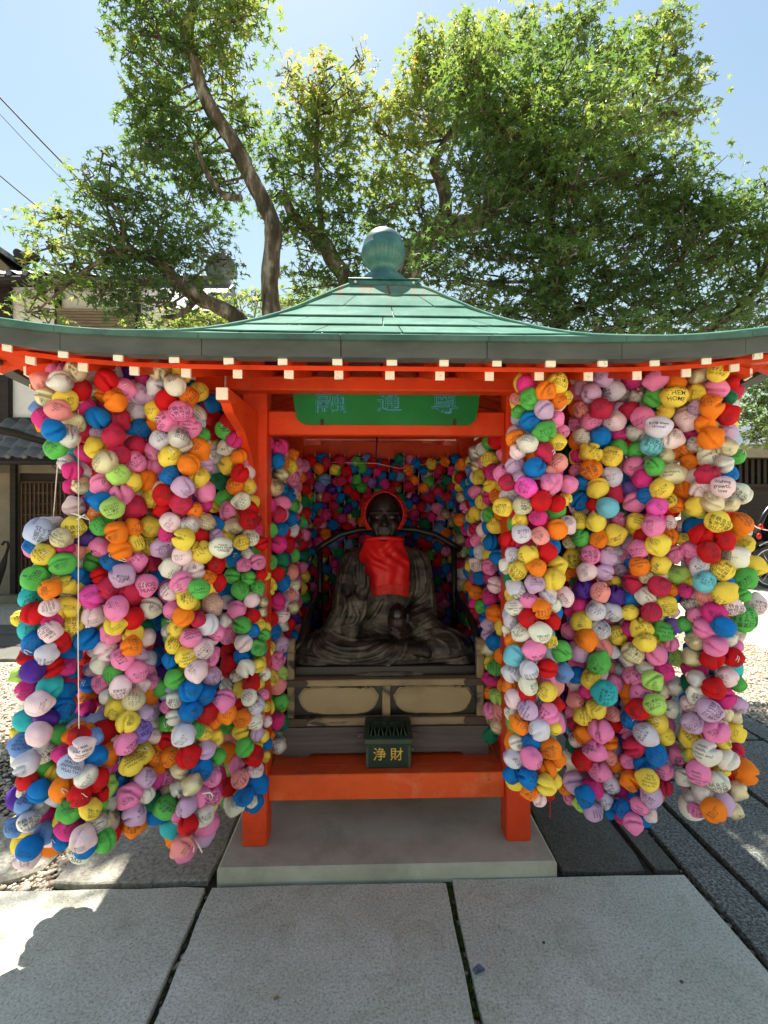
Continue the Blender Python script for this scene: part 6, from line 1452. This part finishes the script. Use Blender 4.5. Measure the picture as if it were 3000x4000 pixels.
g = MB(); g.span(a.x - 5.2, a.x + .1, 12.9, 16.6, 0, a.z - 1.85); g.build('wall', M['plaster'], h3)
g = MB(); g.prism([(13.0, b.z - .35), (13.0, b.z - .28), (14.2, b.z + .12), (15.6, b.z - .28), (15.6, b.z - .35)], 'x', at(1085, 1190, 13).x, at(1500, 1190, 13).x); g.build('lower_roof', M['tile'], h3)
g = MB(); g.span(at(1100, 1190, 13.2).x, at(1480, 1190, 13.2).x, 13.3, 15.3, 0, b.z - .34); g.build('lower_wall', M['plaster'], h3)
# dark building at right
d4 = 11.5
h4 = empty('dark_timber_building', (11, d4, 0)); tag(h4, 'dark timber building with vertical slats behind the shrine at right', 'building')
x0 = at(2700, 2000, d4).x
span('wall', 'timber', h4, x0, 22, d4 + .08, d4 + .4, 0, at(2900, 1790, d4).z)
span('fascia_board', 'mud_wall', h4, x0, 22, d4 - .5, d4 - .42, at(2900, 1786, d4 - .5).z, at(2900, 1742, d4 - .5).z)
g = MB(); g.prism([(d4 - .42, at(2900, 1790, d4).z + .02), (d4 - .42, at(2900, 1745, d4).z), (d4 + 2.5, at(2900, 1745, d4).z + 1.0), (d4 + 4.2, at(2900, 1790, d4).z + .02)], 'x', x0, 22); g.build('roof', M['tile'], h4)
z0, z1 = at(2900, 1890, d4).z, at(2900, 1794, d4).z
for i in range(44):
    x = x0 + .1 + i * .155; g = MB(); g.span(x, x + .075, d4, d4 + .06, z0, z1); g.build('slat', M['dark_wood'], h4)
span('rail', 'dark_wood', h4, x0, 22, d4 - .03, d4 + .07, z0 - .09, z0 - .002)
# closed umbrella leaning at the left
u = empty('umbrella', (hx(20, 8.4), 8.4, 0)); tag(u, 'black closed umbrella with a hooked handle leaning by the dark entrance', 'umbrella')
g = MB(); g.tube([at(26, 2160, 8.4), at(33, 2135, 8.4), at(30, 2118, 8.4), at(18, 2116, 8.4), at(8, 2128, 8.4)], .022, 8); g.build('handle', M['timber'], u)
g = MB(); g.tube([at(26, 2160, 8.4), at(14, 2200, 8.4), at(2, 2225, 8.4), at(-14, 2290, 8.4), at(-26, 2345, 8.4)], [.02, .05, .07, .05, .012], 10); g.build('canopy', M['timber'], u)

# ------------------------------------------------------------------ rickshaw and person behind the right strand
dR = 10.0
rk = empty('rickshaw', (at(2990, 2000, dR).x, dR, 0)); tag(rk, 'black rickshaw with a spoked wheel and red fender at the right edge', 'rickshaw')
M['rubber'] = nmat('black_rubber', [(.3, (.02, .02, .02)), (.7, (.035, .035, .035))], 10, 3, .8)
M['chrome'] = nmat('bright_metal', [(.3, srgb(176, 178, 180)), (.7, srgb(206, 208, 210))], 10, 3, .25, metal=.9)
M['black_paint'] = nmat('black_gloss_paint', [(.3, (.008, .008, .009)), (.7, (.016, .016, .017))], 10, 3, .25)
M['red_paint'] = nmat('red_gloss_paint', [(.3, srgb(170, 14, 14)), (.7, srgb(196, 24, 20))], 10, 3, .3)
wc = at(3012, 2215, dR); wr = wc.z + .03
def ring(c, r, n=40, a0=0, a1=360): return [c + Vector((r * math.cos(rad(a0 + (a1 - a0) * i / n)), 0, r * math.sin(rad(a0 + (a1 - a0) * i / n)))) for i in range(n + 1)]
for dy in (0, 1.0):
    cc = wc + Vector((0, dy, 0))
    g = MB(); g.tube(ring(cc, wr - .03), .028, 8, caps=False); wh = g.build('wheel', M['rubber'], rk)
    g = MB(); g.tube(ring(cc, wr - .075), .02, 6, caps=False); g.build('rim', M['chrome'], wh)
    g = MB(); g.tube([cc - Vector((0, .06, 0)), cc + Vector((0, .06, 0))], .05, 12); g.build('hub', M['chrome'], wh)
    for i in range(18):
        a = rad(i * 20); g = MB(); g.tube([cc + Vector((.04 * math.cos(a + .3), 0, .04 * math.sin(a + .3))), cc + Vector(((wr - .08) * math.cos(a), 0, (wr - .08) * math.sin(a)))], .007, 4); g.build('spoke', M['chrome'], wh)
g = MB(); g.tube(ring(wc - Vector((0, .02, 0)), wr + .07, 20, 150, 215), .035, 6); g.build('fender', M['red_paint'], rk)
g = MB(); g.prism([(wc.x - .55, wc.z + .02), (wc.x + .6, wc.z + .02), (wc.x + .75, wc.z + .55), (wc.x + .7, wc.z + 1.2), (wc.x + .55, wc.z + 1.22), (wc.x + .5, wc.z + .6), (wc.x - .15, wc.z + .52), (wc.x - .35, wc.z + .2), (wc.x - .6, wc.z + .12)], 'y', dR + .12, dR + .88); g.build('body', M['black_paint'], rk)
g = MB(); g.tube([at(2955, 2085, dR), at(2985, 2010, dR), at(3030, 1950, dR + .3), at(3120, 1900, dR + .4)], .05, 8); g.build('hood_frame', M['black_paint'], rk)
for sy in (.15, .85):
    g = MB(); g.tube([wc + Vector((.4, sy, .1)), wc + Vector((-.6, sy, .02)), wc + Vector((-1.9, sy, .18)), wc + Vector((-2.3, sy, .3))], .025, 8); g.build('shaft', M['black_paint'], rk)
for px, py in ((2972, 2058), (2965, 2095)):
    g = MB(); g.lathe([(.0005, -.065), (.035, -.05), (.045, 0), (.035, .05), (.0005, .065)], at(px, py, dR - .1), 14); g.build('red_tassel', M['red_paint'], rk)
g = MB(); g.tube([at(2940, 2050, dR - .12), at(2960, 2062, dR - .12), at(2990, 2070, dR - .12), at(3030, 2074, dR - .12)], .012, 6); g.build('white_cord', M['cord'], rk)
g = MB(); g.tube(ring(wc - Vector((0, .08, 0)), wr + .10, 14, 60, 125), .014, 6); g.build('chrome_trim', M['chrome'], rk)

# passenger in a pale blue shirt, mostly hidden by the balls
pe = empty('person', (at(2895, 2000, dR + .4).x, dR + .4, 0)); tag(pe, 'person in a pale blue short-sleeved shirt sitting in the rickshaw, mostly hidden by balls', 'person')
pc = at(2890, 2090, dR + .45)
def skinned(name, pts, mats, parent, levels=2):
    """pts: list of (co, radius, parent index)"""
    me = bpy.data.meshes.new(name); me.from_pydata([tuple(p[0]) for p in pts], [(p[2], i) for i, p in enumerate(pts) if p[2] >= 0], [])
    o = bpy.data.objects.new('tmp', me); C.objects.link(o)
    o.modifiers.new('k', 'SKIN'); 
    sv = me.skin_vertices[0].data if me.skin_vertices else None
    if sv is None:
        bm = bmesh.new(); bm.from_mesh(me); bm.verts.layers.skin.verify(); bm.to_mesh(me); bm.free(); sv = me.skin_vertices[0].data
    for i, p in enumerate(pts):
        r = p[1] if isinstance(p[1], tuple) else (p[1], p[1]); sv[i].radius = r; sv[i].use_root = (i == 0)
    s = o.modifiers.new('s', 'SUBSURF'); s.levels = levels
    dg = bpy.context.evaluated_depsgraph_get(); out = bpy.data.meshes.new_from_object(o.evaluated_get(dg)); out.name = name
    bpy.data.objects.remove(o); bpy.data.meshes.remove(me)
    for p in out.polygons: p.use_smooth = True
    return link(name, out, parent, mats)
M['person_skin'] = nmat('person_skin', [(.3, srgb(190, 140, 112)), (.7, srgb(206, 156, 128))], 6, 3, .6)
M['shirt'] = nmat('pale_blue_shirt', [(.3, srgb(178, 194, 214)), (.7, srgb(204, 216, 230))], 6, 4, .8, bump=.3, bscale=12)
M['trousers'] = nmat('dark_blue_trousers', [(.3, srgb(40, 46, 66)), (.7, srgb(54, 62, 84))], 6, 4, .8)
M['hair'] = nmat('black_hair', [(.3, (.012, .01, .01)), (.7, (.03, .026, .024))], 30, 4, .5)
V3 = Vector; hp_ = V3((pc.x + .02, pc.y, pc.z - .32))
sh_ = hp_ + V3((.03, 0, .50)); kn = hp_ + V3((-.42, 0, .02)); ft_ = kn + V3((-.10, 0, -.42))
body = [(hp_, (.13, .17), -1), (hp_ + V3((.01, 0, .22)), (.12, .15), 0), (sh_, (.11, .17), 1), (sh_ + V3((-.01, 0, .10)), .055, 2), (sh_ + V3((-.03, 0, .20)), .095, 3), (sh_ + V3((-.03, 0, .31)), .085, 4)]
for sy in (-1, 1):
    i = len(body)
    body += [(sh_ + V3((0, sy * .19, -.01)), .06, 2), (sh_ + V3((-.06, sy * .24, -.27)), .045, i), (sh_ + V3((-.27, sy * .20, -.36)), .034, i + 1), (sh_ + V3((-.36, sy * .18, -.36)), .03, i + 2)]
    i = len(body)
    body += [(hp_ + V3((-.06, sy * .10, -.02)), .09, 0), (kn + V3((0, sy * .11, 0)), .065, i), (ft_ + V3((0, sy * .11, .03)), .045, i + 1), (ft_ + V3((-.16, sy * .12, -.01)), .04, i + 2)]
skinned('body', body, [M['person_skin']], pe)
skinned('shirt', [(hp_ + V3((0, 0, .02)), (.145, .185), -1), (hp_ + V3((.01, 0, .22)), (.135, .168), 0), (sh_ + V3((0, 0, -.01)), (.125, .185), 1), (sh_ + V3((0, 0, .06)), .075, 2), (sh_ + V3((0, .20, -.02)), .078, 2), (sh_ + V3((-.04, .245, -.19)), .068, 4), (sh_ + V3((0, -.20, -.02)), .078, 2), (sh_ + V3((-.04, -.245, -.19)), .068, 6)], [M['shirt']], pe)
skinned('trousers', [(hp_ + V3((.0, 0, .0)), (.14, .18), -1)] + sum([[(hp_ + V3((-.06, sy * .10, -.02)), .102, 0), (kn + V3((0, sy * .11, 0)), .08, 1 if sy < 0 else 4), (ft_ + V3((0, sy * .11, .10)), .06, 2 if sy < 0 else 5)] for sy in (-1, 1)], []), [M['trousers']], pe)
hd_ = sh_ + V3((-.03, 0, .25)); g = MB(); g.ellipsoid(hd_ + V3((.015, 0, .03)), (.105, .098, .125)); g.build('hair', M['hair'], pe)
g = MB(); g.ellipsoid(hd_ + V3((-.025, 0, -.01)), (.09, .078, .115)); g.capsule(hd_ + V3((-.10, 0, .02)), hd_ + V3((-.122, 0, -.02)), .01, .015); g.ellipsoid(hd_ + V3((0, -.08, 0)), (.022, .014, .03)); g.ellipsoid(hd_ + V3((0, .08, 0)), (.022, .014, .03)); g.build('face', M['person_skin'], pe)
